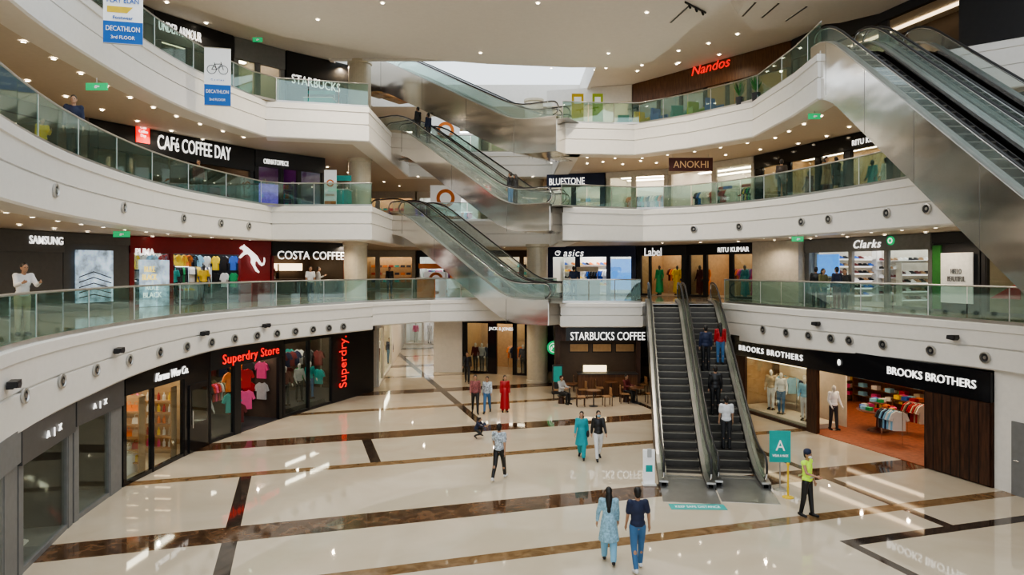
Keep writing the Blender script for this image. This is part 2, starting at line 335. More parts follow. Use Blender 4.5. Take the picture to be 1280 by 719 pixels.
railing(E2C[2:4],L2,'far glass railing of the second gallery behind the escalators')
railing(E2R,L2,'glass railing of the second gallery on the right side')
railing(E3L+E3C[1:2],L3,'curved glass railing of the third gallery behind hanging banners')
railing(E3C[2:4],L3,'far glass railing of the third gallery behind the escalators')
railing(E3R[:6],L3,'glass railing of the third gallery in front of the restaurant')
# ---------------------------------------------------------------- escalators
def escalator(label,P0,P1,w,Lb,Lt,T,zmin,gm,pm,group=None,indiv=True,up=.14,plate=.6,skirt='darksteel',hr_=.036):
    P0=Vector(P0);P1=Vector(P1); d=P1-P0; Rn=math.hypot(d.x,d.y); H=d.z; ang=math.atan2(d.y,d.x); m=H/Rn
    root=thing('escalator',label,'escalator',P0,ang,group)
    q=.9; pts=[(-Lb,0),(-q,0)]
    for t in (.25,.5,.75): pts.append(((1-t)**2*(-q)+t*t*q,t*t*q*m))
    pts.append((q,q*m)); n=6
    for i in range(1,n): pts.append((q+(Rn-2*q)*i/n,(q+(Rn-2*q)*i/n)*m))
    pts.append((Rn-q,H-q*m))
    for t in (.25,.5,.75): pts.append(((1-t)**2*(Rn-q)+2*t*(1-t)*Rn+t*t*(Rn+q),(1-t)**2*(H-q*m)+2*t*(1-t)*H+t*t*H))
    pts+= [(Rn+q,H),(Rn+Lt,H)]
    def band(upv,lo,y0,y1,pp=pts):
        b=MB();vs=[];fs=[]
        for x,z in pp:
            zu=z+upv; zl=max(z+lo,zmin)
            if zl>zu-.02: zl=zu-.02
            vs+=[(x,y0,zu),(x,y1,zu),(x,y1,zl),(x,y0,zl)]
        for i in range(len(pp)-1):
            for j in range(4): fs.append((i*4+j,i*4+(j+1)%4,i*4+4+(j+1)%4,i*4+4+j))
        fs+=[(0,1,2,3),tuple(4*(len(pp)-1)+j for j in (3,2,1,0))]
        return b.add(vs,fs)
    hw=w/2
    for s in (-1,1):
        pn=band(up,-T,s*hw-.04,s*hw+.04).build('side_panel',pm,root)
        jb=MB(); nj=max(2,int(Rn/2.3))
        for i in range(nj+1):
            x=Rn*i/nj; z=x*m; zl=max(z-T+.02,zmin+.02); 
            if z+up-.02>zl: jb.box(x-.008,x+.008,s*hw+s*.038-.004,s*hw+s*.038+.006,zl,z+up-.02)
        jb.build('panel_joint','joint',pn)
        band(.12,-.1,s*(hw-.2)-.02,s*(hw-.2)+.02).build('skirt',skirt,root)
        band(up+.04,up-.02,s*(hw-.1)-.13,s*(hw-.1)+.13).build('deck_trim','steel',root)
        gp_=[(-Lb+.3,0)]+pts[1:-1]+[(Rn+Lt-.3,H)]
        band(.9,up+.02,s*(hw-.1)-.01,s*(hw-.1)+.01,gp_).build('glass_panel',gm,root)
        hp=[(x,s*(hw-.1),z+.95) for x,z in gp_]
        r=.36
        a=[(-Lb+.3-r*math.sin(g),s*(hw-.1),.95-r+r*math.cos(g)) for g in [R(x) for x in (170,140,110,80,50,25)]]
        c=[(Rn+Lt-.3+r*math.sin(g),s*(hw-.1),H+.95-r+r*math.cos(g)) for g in [R(x) for x in (25,50,80,110,140,170)]]
        hr=MB().tube(a+hp+c,hr_,8).build('handrail','rubber',root,smooth=True)
        MB().tube([(x,y,z-.05) for x,y,z in a+hp+c],.026,6).build('handrail_track','chrome',hr,smooth=True)
    band(-T+.06,-T,-hw,hw).build('underside',pm,root)
    if zmin<0:
        MB().box(-Lb-.02,-Lb+.02,-hw,hw,-T,-.01).build('end_panel',pm,root); MB().box(Rn+Lt-.02,Rn+Lt+.02,-hw,hw,H-T,H-.01).build('end_panel',pm,root)
    lp=MB().box(-Lb-plate,-.3,-hw,hw,0,.012).build('landing_plate','steel',root); MB().box(-.62,-.5,-hw+.25,hw-.25,.012,.02).build('comb','stepedge',lp)
    MB().box(Rn+.3,Rn+Lt+.5,-hw,hw,H-.01,H+.008).build('landing_plate','steel',root)
    ns=round(Rn/.4); dx=Rn/ns; dz=H/ns; sw=hw-.24
    b=MB().box(0,dx+.03,-sw,sw,-dz*1.05,0,0)
    b.box(-.005,.03,-sw,sw,-.02,.004,1)
    for y in (-1,1): b.box(0,dx,min(y*sw-.03*y,y*sw),max(y*sw-.03*y,y*sw),0,.005,1)
    me=b.mesh('step',['stepmetal','stepedge'])
    if indiv:
        for i in range(ns): obj('step',me,None,root,(i*dx,0,(i+.5)*dz))
    else:
        bb=MB()
        for i in range(ns): bb.box(i*dx,(i+1)*dx+.02,-sw,sw,(i-.6)*dz,(i+.5)*dz)
        bb.build('steps','palestep',root)
    def stand(t,side=0):
        i=int(t*ns); lx=(i+.5)*dx; lz=(i+.5)*dz; c,s=math.cos(ang),math.sin(ang)
        return (P0.x+lx*c-side*s,P0.y+lx*s+side*c,P0.z+lz+.003)
    return stand,ang
st0,a0=escalator('grey escalator rising from the ground floor, left one of the pair with empty steps',(5.42,22.3,0),(6.88,31.6,L1),1.57,1.5,2.0,1.0,.0,'smoke','darksteel',plate=1.4)
st1,a1=escalator('grey escalator carrying people, right one of the pair beside the menswear shop',(7.04,22.3,0),(8.46,31.6,L1),1.57,1.5,2.0,1.0,.0,'smoke','darksteel',plate=1.4)
off=Vector((1.0,1.43))
gE='stacked escalators across the middle of the atrium'
B=(.2,35);T_=(-5.5,39)
q_=dict(skirt='steel',hr_=.026)
stE1,aE1=escalator('front escalator from the first to the second gallery',(B[0],B[1],L1),(T_[0],T_[1],L2),1.6,2.4,2.5,1.05,-1.1,'escglass','steelpanel',gE,False,**q_)
escalator('rear escalator from the first to the second gallery',(B[0]+off.x,B[1]+off.y,L1),(T_[0]+off.x,T_[1]+off.y,L2),1.6,1.6,2.,1.05,-1.1,'escglass','steelpanel',gE,False,**q_)
stE2,aE2=escalator('front escalator from the second to the third gallery with riders',(B[0],B[1],L2),(T_[0],T_[1]-.3,L3),1.6,2.4,2.5,1.15,-1.2,'escglass','steelpanel',gE,False,**q_)
escalator('rear escalator from the second to the third gallery',(B[0]+off.x,B[1]+off.y,L2),(T_[0]+off.x,T_[1]+off.y,L3),1.6,1.6,2.,1.15,-1.2,'escglass','steelpanel',gE,False,**q_)
escalator('topmost front escalator climbing from the third gallery into the skylight',(B[0]+.3,B[1]+1.8,L3),(T_[0]-1.6,T_[1]+2.0,18.3),1.6,2.4,1.5,1.6,-1.6,'escglass','steelpanel',gE,False,**q_)
escalator('topmost rear escalator climbing from the third gallery into the skylight',(B[0]+.3+off.x,B[1]+1.8+off.y,L3),(T_[0]-1.6+off.x,T_[1]+2.0+off.y,18.3),1.6,1.6,1.5,1.6,-1.6,'escglass','steelpanel',gE,False,**q_)
escalator('long steep steel escalator in the upper right with large mirror side panel',(11.5,10.8,4.85),(11.5,23.9,L3),1.62,1.2,1.2,1.55,-5,'escglass','steelpanel',None,True,up=.42)
escalator('second long steep escalator at the upper right, just beyond the mirror sided one',(13.25,10.8,4.85),(13.25,23.9,L3),1.62,1.2,1.2,1.55,-5,'escglass','steelpanel',None,True,up=.42)
# ---------------------------------------------------------------- columns
def column(x,y,z0,z1,r,label):
    b=MB().lathe([(r*1.08,0),(r*1.08,.12),(r,.16),(r,z1-z0-.2),(r*1.1,z1-z0-.15),(r*1.1,z1-z0)],32)
    struct(b.build('column','column',loc=(x,y,z0)),label)
for z0,z1,w in ((0,3.72,'ground floor'),(L1,7.85,'first gallery'),(L2,12.35,'second gallery'),(L3,17.6,'third gallery')):
    column(1.45,(46.5 if z0>5 else 40.2),z0,z1,.6,'round cream column behind the escalator landing on the %s'%w)
    if z0>0: column(-8.2,36.9+(1 if z0>9 else 0),z0,z1,.6,'round cream column left of the escalators on the %s'%w)
# ---------------------------------------------------------------- goods prototypes
def _g():
    g={}
    o=[(-.12,0),(-.27,-.1),(-.36,-.34),(-.26,-.38),(-.21,-.24),(-.22,-.72),(.22,-.72),(.21,-.24),(.26,-.38),(.36,-.34),(.27,-.1),(.12,0),(.05,-.04),(-.05,-.04)]
    g['garment']=MB().prism(o,-.045,.045).mesh('garment')
    b=MB()
    for i in range(4): b.box(-.16+.008*(i%2),.16-.008*(i%2),-.13,.13,i*.045,i*.045+.04)
    g['folded']=b.mesh('folded')
    b=MB().prism([(-.17,0),(.17,0),(.13,.24),(-.13,.24)],-.06,.06); b.tube([(-.08,0,.24),(-.07,0,.34),(0,0,.38),(.07,0,.34),(.08,0,.24)],.012,6); g['bag']=b.mesh('bag')
    b=MB().prism([(-.14,0),(.13,0),(.14,.03),(.1,.06),(0,.09),(-.05,.13),(-.13,.12),(-.15,.05)],-.05,.05); g['shoe']=b.mesh('shoe')
    g['bottle']=MB().lathe([(.05,0),(.05,.16),(.02,.2),(.02,.26),(.025,.26)],12).mesh('bottle')
    return g
GD=_g()
NM={'garment':('hanging_shirt','shirt'),'folded':('folded_clothes','folded clothes'),'bag':('handbag','handbag'),'shoe':('shoe','shoe'),'bottle':('bottle','bottle')}
CN={'lightgrey':'light grey','skyblue':'sky blue','whitecloth':'white','woodlight':'tan','tealcloth':'teal','brownwall':'brown'}
def cn(c): return CN.get(c,c)
class Seg:
    def __init__(s,p0,p1,z0):
        s.p0=p0;s.p1=p1;s.z0=z0; s.W=math.hypot(p1[0]-p0[0],p1[1]-p0[1]); s.ang=math.atan2(p1[1]-p0[1],p1[0]-p0[0])
    def u(s,px):
        r=(px-640)/F; dx=s.p1[0]-s.p0[0];dy=s.p1[1]-s.p0[1]; return (r*s.p0[1]-s.p0[0])/(dx-r*dy)
    def lx(s,px): return s.u(px)*s.W
    def dep(s,px): return s.p0[1]+s.u(px)*(s.p1[1]-s.p0[1])
    def lz(s,px,py): return CZ-(py-HZ)/F*s.dep(px)-s.z0
    def w(s,x,y,z=0):
        c,n=math.cos(s.ang),math.sin(s.ang); return (s.p0[0]+x*c-y*n,s.p0[1]+x*n+y*c,s.z0+z)
def seg(path,px0,px1,z0): return Seg(ppx(path,px0),ppx(path,px1),z0)
def farside(sg,x,y0,y1): return Seg(sg.w(x,y1)[:2],sg.w(x,y0)[:2],sg.z0)
def farsideR(sg,x,y0,y1): return Seg(sg.w(x,y0)[:2],sg.w(x,y1)[:2],sg.z0)
def shop(sg,label,h,depth=4.,wall='lightwall',flo='shopfloor',frame='black',sh=.5,board='black',panes=(),opens=(),strip='Estrip',cat='shop',nstrip=2):
    W=sg.W; root=thing('retail_shop',label,cat,(sg.p0[0],sg.p0[1],sg.z0),sg.ang)
    MB().box(0,W,depth,depth+.1,0,h).build('back_wall',wall,root)
    for x in (0,W-.08): MB().box(x,x+.08,.1,depth,0,h).build('side_wall',wall,root)
    MB().box(.08,W-.08,0,depth,0,.02).build('shop_floor',flo,root)
    MB().box(.08,W-.08,.1,depth,h-.1,h-.02).build('shop_ceiling','white',root)
    for i in range(nstrip):
        y=depth*(i+.6)/nstrip; MB().box(.3,W-.3,y-.12,y+.12,h-.16,h-.11).build('light_strip',strip,root)
    if sh: MB().box(0,W,-.12,.1,h-sh,h).build('sign_board',board,root)
    iv=[]
    for k,l in (('p',panes),('o',opens)):
        for a,c in l: iv.append((max(0,sg.lx(a)),min(W,sg.lx(c)),k))
    iv.sort(); x=0; hh=h-sh
    for a,c,k in iv:
        if a-x>.03: MB().box(x,a,-.05,.1,0,hh).build('pilaster',frame,root)
        if k=='p':
            g=MB().box(a,c,.02,.04,.12,hh).build('glass_pane','clear',root)
            MB().box(a,c,-.03,.09,0,.12).build('sill',frame,g)
            MB().box(a,a+.05,-.03,.09,.12,hh).build('mullion',frame,g); MB().box(c-.05,c,-.03,.09,.12,hh).build('mullion',frame,g)
        x=c
    if W-x>.03: MB().box(x,W,-.05,.1,0,hh).build('pilaster',frame,root)
    return root
def sign(sg,root,s,x0,x1,y0,y1,m,name='lettering',yo=-.13,bold=.0,ext=.03,rot=0,shear=0,lh=None):
    xm=(x0+x1)/2; ym=(y0+y1)/2; d=sg.dep(xm); w=abs(sg.lx(x1)-sg.lx(x0)); h=(lh or (y1-y0))/F*d
    if rot: return text(s,h,w,m,root,(sg.lx(xm),yo,sg.lz(xm,ym)),name,ext,R(90),bold)
    return text(s,w,h,m,root,(sg.lx(xm),yo,sg.lz(xm,ym)),name,ext,0,bold,shear=shear)
def panel(sg,root,x0,x1,y0,y1,m,name='panel',yo=-.15,th=.04):
    xm=(x0+x1)/2; z1=sg.lz(xm,y0); z0=sg.lz(xm,y1); a,c=sg.lx(x0),sg.lx(x1)
    return MB().box(a,c,yo-th,yo,max(0,z0),z1).build(name,m,root)
def goods(sg,kind,x0,x1,n,y,z,cols,ctx,grp,jitter=0,turn=0,scale=1.):
    nm,cat=NM[kind]
    for i in range(n):
        c=cols[i%len(cols)] if not jitter else random.choice(cols); x=x0+(x1-x0)*(i+.5)/n
        p=sg.w(x,y,z); o=obj(nm,GD[kind],c,None,p,sg.ang+turn,scale); tag(o,'%s %s %s'%(cn(c),cat,ctx),cat,grp)
def rail(sg,x0,x1,y,z,n,cols,ctx,turn=R(65),z0=0.02):
    p=sg.w(x0,y,0); r=thing('clothes_rail','steel clothes rail '+ctx,'clothes rail',(p[0],p[1],p[2]+z0),sg.ang)
    W=x1-x0; MB().tube([(0,0,z-z0),(W,0,z-z0)],.015,6).build('bar','chrome',r)
    for x in (0,W): MB().tube([(x,0,0),(x,0,z-z0)],.015,6).build('upright','chrome',r)
    goods(sg,'garment',x0+.1,x1-.1,n,y,z-.015,cols,'on the rail '+ctx,'shirts on the rail '+ctx,1,turn)
def shelves(sg,x0,x1,y,zs,kind,n,cols,ctx,bm='woodlight',dep=.35,back=None,sc=1.,lit=None):
    p=sg.w(x0,y,0); r=thing('display_shelf','display shelving '+ctx,'shelf',(p[0],p[1],p[2]+.02),sg.ang); W=x1-x0
    for x in (0,W-.03): MB().box(x,x+.03,-dep/2,dep/2,0,zs[-1]+.45).build('side_board',bm,r)
    for z in zs:
        s_=MB().box(.03,W-.03,-dep/2,dep/2,z-.05,z-.02).build('shelf',bm,r)
        if lit: MB().box(.05,W-.05,dep/2-.06,dep/2-.04,z-.09,z-.055).build('shelf_light',lit,s_)
        goods(sg,kind,x0+.06,x1-.06,n,y,z,cols,'shelved '+ctx,'goods shelved '+ctx,1,0,sc)
    if back: MB().box(.03,W-.03,dep/2-.02,dep/2,.05,zs[-1]+.45).build('back_board',back,r)
# ---------------------------------------------------------------- people
PC={}
def joints(pose):
    p=dict(lt=0,lk=0,rt=0,rk=0,la=4,ls=8,le=10,ra=4,rs=8,re=10,lean=0)
    p.update(pose); J={}
    for s,k in ((1,'l'),(-1,'r')):
        a=R(p[k+'t']);bq=R(p[k+'k']); hip=Vector((s*.09,0,.9)); kn=hip+.43*Vector((s*.02,-math.sin(a),-math.cos(a))); an=kn+.41*Vector((0,-math.sin(a-bq),-math.cos(a-bq)))
        fa=min(0,(a-bq))*.7; J[k]=(hip,kn,an,an+Vector((s*.02,-.15*math.cos(fa),-.05+.15*math.sin(fa))),an+Vector((0,.05,-.04)))
    le=R(p['lean'])
    def tl(v): 
        v=Vector(v); z=v.z-.95; return Vector((v.x,v.y*math.cos(le)-z*math.sin(le),.95+z*math.cos(le)))
    for s,k in ((1,'l'),(-1,'r')):
        sh=tl((s*.165,.01,1.41)); a=R(p[k+'a']);ab=R(p[k+'s']);e=R(p[k+'e'])
        el=sh+.28*Vector((s*math.sin(ab),-math.sin(a)*math.cos(ab),-math.cos(a)*math.cos(ab)))
        dr=Vector((s*math.sin(ab)*.4-(.25*s*math.sin(e) if e>.6 else 0),-math.sin(a+e),-math.cos(a+e))).normalized(); wr=el+.24*dr; J[k+'arm']=(sh,el,wr,dr)
    J['tl']=tl; zmin=min(J['l'][3].z,J['r'][3].z,J['l'][4].z,J['r'][4].z)-.035; J['dz']=-zmin; return J
def remesh(b,vox,sm=4):
    me=b.mesh('s'); o=bpy.data.objects.new('s',me); COL.objects.link(o)
    m=o.modifiers.new('r','REMESH'); m.mode='VOXEL'; m.voxel_size=vox; m.use_smooth_shade=True
    q=o.modifiers.new('m','SMOOTH'); q.factor=.5; q.iterations=sm
    r=evalmesh(o); bpy.data.objects.remove(o)
    for p_ in r.polygons: p_.use_smooth=True
    r.materials.clear(); r.materials.append(None); return r
def off_(b,dz): b.v=[(x,y,z+dz) for x,y,z in b.v]; return b
def body(key,pose):
    k=('b',key)
    if k in PC: return PC[k]
    J=joints(pose); tl=J['tl']; b=MB()
    b.ball(tl((0,0,1.27)),(.15,.10,.18)); b.ball(tl((0,0,1.1)),(.125,.09,.16)); b.ball((0,0,.94),(.15,.105,.12)); b.cap(tl((-.13,.01,1.4)),tl((.13,.01,1.4)),.05,.05)
    b.cap(tl((0,.01,1.38)),tl((0,-.005,1.52)),.055,.05)
    h=tl((0,-.015,1.61)); b.ball(h,(.074,.095,.112)); b.ball(h+Vector((0,-.03,-.06)),(.055,.06,.055)); b.cap(h+Vector((0,-.09,.01)),h+Vector((0,-.108,-.025)),.009,.014,6)
    for s in (1,-1): b.ball(h+Vector((s*.075,.01,-.01)),(.012,.02,.03),8,6)
    b.ball(h+Vector((0,-.085,-.065)),(.025,.012,.008),8,6); b.cap(h+Vector((-.03,-.085,.025)),h+Vector((.03,-.085,.025)),.01,.01,6)
    for k2 in ('l','r'):
        hip,kn,an,toe,heel=J[k2]; b.cap(hip,kn,.082,.055); b.cap(kn,an,.054,.036); b.ball(kn.lerp(an,.3)+Vector((0,.015,0)),(.05,.05,.1)); b.cap(heel,toe,.036,.03)
        sh,el,wr,dr=J[k2+'arm']; b.ball(sh,.062); b.cap(sh,el,.05,.038); b.cap(el,wr,.038,.025)
        s=1 if k2=='l' else -1; b.cap(wr,wr+dr*.075,.024,.033,8)
        sd=Vector((0,-1,0)) if abs(dr.y)<.7 else Vector((0,0,1))
        for i,(o_,ln) in enumerate(((-.028,.06),(-.009,.078),(.01,.084),(.028,.074))):
            p0=wr+dr*.085-sd*o_; p1=p0+dr*ln*.55; p2=p1+(dr*.8+Vector((-s*.6,0,0))).normalized()*ln*.5; b.cap(p0,p1,.0105,.0095,6); b.cap(p1,p2,.0095,.008,6)
        b.cap(wr+dr*.03+sd*.02,wr+dr*.09+sd*.055,.012,.01,6)
    PC[k]=remesh(off_(b,J['dz']),.0115,2); return PC[k]
def top(key,pose,typ):
    k=('t',key,typ)
    if k in PC: return PC[k]
    J=joints(pose); tl=J['tl']; b=MB()
    b.ball(tl((0,0,1.27)),(.172,.122,.19)); b.ball(tl((0,0,1.1)),(.15,.115,.19)); b.ball((0,0,.97),(.172,.128,.12)); b.cap(tl((-.12,.01,1.4)),tl((.12,.01,1.4)),.068,.068)
    for k2 in ('l','r'):
        sh,el,wr,dr=J[k2+'arm']; b.ball(sh,.076)
        if typ in('short','vest') : b.cap(sh,sh.lerp(el,.7 if typ=='short' else .1),.07,.066)
        else: b.cap(sh,el,.066,.055); b.cap(el,el.lerp(wr,.9),.055,.042)
    if typ=='kurta' or typ=='dress':
        zb=.5 if typ=='kurta' else .14
        b.lathe([(.0,1.12),(.14,1.1),(.18,.95),(.2,.8),(.24,zb+.05),(.245,zb),(.0,zb)],16)
    PC[k]=remesh(off_(b,J['dz']),.017,3); return PC[k]
def pants(key,pose,typ):
    k=('p',key,typ)
    if k in PC: return PC[k]
    J=joints(pose); b=MB(); b.ball((0,0,.95),(.165,.12,.115))
    for k2 in ('l','r'):
        hip,kn,an,toe,heel=J[k2]; w=1.35 if typ=='wide' else 1.; b.cap(hip,kn,.098,.07*w); b.cap(kn,kn.lerp(an,.95),.07*w,.055*w)
    PC[k]=remesh(off_(b,J['dz']),.017,3); return PC[k]
def hair(key,pose,typ):
    k=('h',key,typ)
    if k in PC: return PC[k]
    J=joints(pose); tl=J['tl']; b=MB(); h=tl((0,-.015,1.61))
    b.ball(h+Vector((0,.018,.028)),(.083,.098,.104)); b.ball(h+Vector((0,.04,-.02)),(.075,.07,.09))
    if typ=='long': b.cap(h+Vector((0,.07,0)),h+Vector((0,.11,-.42)),.075,.045); b.cap(h+Vector((0,.07,-.1)),h+Vector((0,.12,-.3)),.09,.06)
    PC[k]=remesh(off_(b,J['dz']),.014,2); return PC[k]
def shoes(key,pose):
    k=('s',key)
    if k in PC: return PC[k]
    J=joints(pose); out=[]
    for k2 in ('l','r'):
        hip,kn,an,toe,heel=J[k2]; b=MB(); b.cap(heel+Vector((0,0,.004)),toe,.045,.037); b.cap(an,heel.lerp(toe,.3),.045,.045); out.append(remesh(off_(b,J['dz']),.016,2))
    PC[k]=out; return out
POSE={'stand':{},'walk':dict(lt=22,lk=6,rt=-16,rk=18,la=-14,ra=18,le=12,re=18),'walk2':dict(lt=-14,lk=20,rt=20,rk=4,la=20,ra=-16,le=20,re=8),
 'hold':dict(lt=12,lk=4,rt=-10,rk=14,la=5,ls=16,le=6,ra=10,rs=8,re=12),'holdr':dict(lt=-10,lk=14,rt=12,rk=4,la=8,ls=8,le=12,ra=5,rs=16,re=6),
 'phone':dict(la=20,le=95,ls=6,ra=4),'lean':dict(la=35,le=70,ra=35,re=70,ls=12,rs=12,lean=8),'guard':dict(ra=28,re=55,rs=18,la=2,ls=10,le=15,lt=6,rt=-6,rk=5),
 'crouch':dict(lt=105,lk=125,rt=60,rk=130,la=50,le=40,ra=50,re=40,lean=25),'sit':dict(lt=85,lk=88,rt=85,rk=88,la=30,le=60,ra=30,re=60),'model':dict(la=6,ls=14,le=25,ra=2,rs=12,re=35,lt=5,rt=-4,rk=3)}
def person(label,loc,rz,h,pose,t,b,hr=('short','hair'),sk='skin',shm='black',extras=(),cat='person',name='person',group=None):
    root=thing(name,label,cat,loc,rz,group); s=h/1.72; P=POSE[pose]; 
    bd=obj('body',body(pose,P),sk,root,scale=s)
    if t: obj('shirt' if t[0] in('short','long','vest') else 'tunic',top(pose,P,t[0]),t[1],root,scale=s)
    if b: obj('trousers',pants(pose,P,b[0]),b[1],root,scale=s)
    if hr: obj('hair',hair(pose,P,hr[0]),hr[1],root,scale=s)
    if shm:
        for m in shoes(pose,P): obj('shoe',m,shm,root,scale=s)
    J=joints(P); h0=(J['tl']((0,-.015,1.61))+Vector((0,0,J['dz'])))*s
    if cat=='person':
        for sx in (1,-1): MB().ball((h0.x+sx*.03*s,h0.y-.088*s,h0.z+.004),(.011,.008,.008),8,6).build('eye','black',root)
    if 'mask' in extras: MB().ball((h0.x,h0.y-.055*s,h0.z-.05*s),(.06*s,.062*s,.05*s),12,8).build('face_mask','whitecloth' if 'wm' in extras else 'skyblue',root,smooth=True)
    if 'bag' in extras: MB().ball((.23*s,.02,.9*s),(.05,.13,.12),12,8).build('shoulder_bag','charcoal',root,smooth=True)
    if 'vest' in extras:
        b_=MB(); b_.box(-.16*s,.16*s,-.16*s,-.155*s,1.06*s,1.1*s); b_.box(-.16*s,.16*s,.155*s,.16*s,1.06*s,1.1*s); b_.build('reflective_band','lightgrey',root)
        MB().lathe([(.095,.0),(.1,.05),(.09,.1),(.05,.13),(.0,.135)],16,(h0.x,h0.y+.01,h0.z+.02)).build('cap','navy',root,smooth=True)
    if 'base' in extras: MB().lathe([(.19,0),(.19,.012),(.0,.012)],20).build('base_plate','chrome',root)
    return root
def gpos(px,py,z=0.):
    d=F*(CZ-z)/(py-HZ); return ((px-640)/F*d,d,z)
def at(px,d,z): return ((px-640)/F*d,d,z)
PI=math.pi
person('woman in pale blue tunic walking away hand in hand, long dark hair',gpos(761,703),PI-.1,1.63,'hold',('kurta','kurta'),('wide','skyblue'),('long','hair'),'skin2')
person('man in black t-shirt and blue jeans walking away, nearest on the ground floor',gpos(797,713),PI+.1,1.75,'holdr',('short','navy'),('slim','denim'),('short','hair'),shm='whitecloth')
person('guard in yellow safety vest and face mask beside the teal sign',gpos(1009,646),.7,1.7,'guard',('vest','neon'),('slim','black'),('short','hair'),extras=('mask','vest','wm'))
person('man in patterned white shirt and black trousers walking away',gpos(624,600),PI-.3,1.72,'walk2',('short','patterned'),('slim','black'),shm='whitecloth')
person('woman in teal tunic walking with companion in black',gpos(727,573),-.2,1.6,'walk',('kurta','tealcloth'),('wide','tealcloth'),('long','hair'),'skin2',extras=('bag',))
person('person in black top and white trousers beside the woman in teal',gpos(748,575),.1,1.66,'walk2',('long','black'),('slim','whitecloth'),('long','hair'),'skin2',extras=('mask',))
person('small child in dark clothes crouching on the marble floor',gpos(595,548),1.2,1.05,'crouch',('long','navy'),('slim','black'))
person('man in red plaid shirt walking in the middle of the hall',gpos(594,517),.1,1.72,'walk',('long','plaid'),('slim','black'))
person('man in grey blue shirt between the plaid shirt and the red dress',gpos(609,516),-.1,1.62,'walk2',('long','patterned'),('slim','denim'))
person('woman in long red dress in the middle of the hall',gpos(631,515),.2,1.62,'stand',('dress','red'),('wide','red'),('long','hair'),'skin2')
person('man dressed in black walking near the far dark shop windows',gpos(584,479),.0,1.75,'walk',('long','black'),('slim','black'))
person('distant shopper in dark coat in the far ground passage',gpos(487,455),.3,1.75,'stand',('long','navy'),('slim','denim'))
person('distant shopper in a white shirt at the far left passage',gpos(472,452),.3,1.65,'stand',('long','whitecloth'),('slim','maroon'),('long','hair'))
person('distant shopper in grey near the bright far shop',gpos(561,452),PI,1.68,'walk',('long','lightgrey'),('slim','black'))
person('man in white shirt standing on the busy escalator, lowest rider',st1(.12,.1),PI-.1,1.72,'stand',('short','whitecloth'),('slim','charcoal'))
person('rider in black jacket on the escalator behind the white shirt',st1(.27,.25),PI-.1,1.7,'stand',('long','black'),('slim','black'))
person('man in dark shirt near the top of the busy escalator',st1(.53,.3),PI-.1,1.72,'stand',('long','navy'),('slim','black'))
person('woman in red top near the top of the busy escalator',st1(.58,-.3),PI-.1,1.6,'stand',('long','red'),('slim','denim'),('long','hair'),'skin2')
person('man in white shirt behind the far left railing of the first gallery',at(28,17.2,L1),1.0,1.75,'lean',('long','whitecloth'),('slim','beige'))
person('person in white beside the coffee shop entrance on the first gallery',at(388,34.5,L1),.5,1.7,'stand',('short','whitecloth'),('slim','navy'))
person('person in grey at the coffee shop on the first gallery',at(398,35.5,L1),2,1.68,'phone',('long','lightgrey'),('slim','black'))
person('person in dark clothes on the far middle of the first gallery',at(487,43,L1),.2,1.7,'walk',('long','black'),('slim','navy'))
person('shopper with dark top on the landing beside the sports shoe shop',at(717,36.5,L1),PI,1.7,'stand',('short','navy'),('slim','black'))
for i,(px,d,tc,bc,hh,pz,rz,lab) in enumerate([(1020,28.5,'black','black',1.66,'stand',2.6,'shopper all in black, leftmost of the group below the shoe shop sign'),(1029,28,'olive','navy',1.6,'phone',.4,'shopper in olive top in the group below the shoe shop sign'),(1046,27.6,'navy','maroon',1.66,'stand',3.4,'shopper in navy top in the group below the shoe shop sign'),(1056,27.8,'charcoal','black',1.62,'walk',-.6,'shopper in charcoal top, rightmost of the group below the shoe shop sign')]):
    person(lab,at(px,d,L1),rz,hh,pz,('long',tc),('slim',bc),('long' if i%2 else 'short','hair'))
person('person in navy standing behind the second gallery railing at the far left',at(92,19.2,L2),.5,1.78,'stand',('long','navy'),('slim','black'),sk='skin2')
person('short person in yellow shirt low behind the left second gallery railing',at(53,20,L2),1,1.35,'phone',('long','yellow'),('slim','navy'))
person('person in maroon top under the coffee shop sign on the second gallery',at(248,30,L2),.8,1.68,'stand',('long','maroon'),('slim','black'),('long','hair'))
person('shopper in brown top by the black shop window on the second gallery',at(977,30,L2),2.8,1.7,'stand',('long','brownwall'),('slim','black'))
person('woman in brown tunic before the black shop on the second gallery',at(1033,28.6,L2),.5,1.6,'stand',('kurta','woodlight'),('wide','maroon'),('long','hair'))
person('woman in dark grey tunic at the black shop on the second gallery',at(1045,28.6,L2),3.3,1.6,'walk',('kurta','charcoal'),('wide','black'),('long','hair'))
person('person in black riding near the top of the upper escalator',stE2(.93,.2),PI/2+aE2,1.7,'stand',('long','black'),('slim','black'))
person('second rider in dark blue near the top of the upper escalator',stE2(.86,-.2),PI/2+aE2,1.66,'stand',('long','navy'),('slim','charcoal'))
person('rider in black low on the upper escalator',stE2(.05,.2),PI/2+aE2,1.7,'stand',('long','black'),('slim','denim'))
person('rider in charcoal lowest on the upper escalator with bag',stE2(.0,-.25),PI/2+aE2,1.64,'stand',('long','charcoal'),('slim','black'),('long','hair'),extras=('bag',))
def manne(label,loc,rz,t,b,m='mannequin',h=1.75,pose='model',grp=None):
    person(label,loc,rz,h,pose,t,b,None,m,'black',('base',),'mannequin','mannequin',grp)
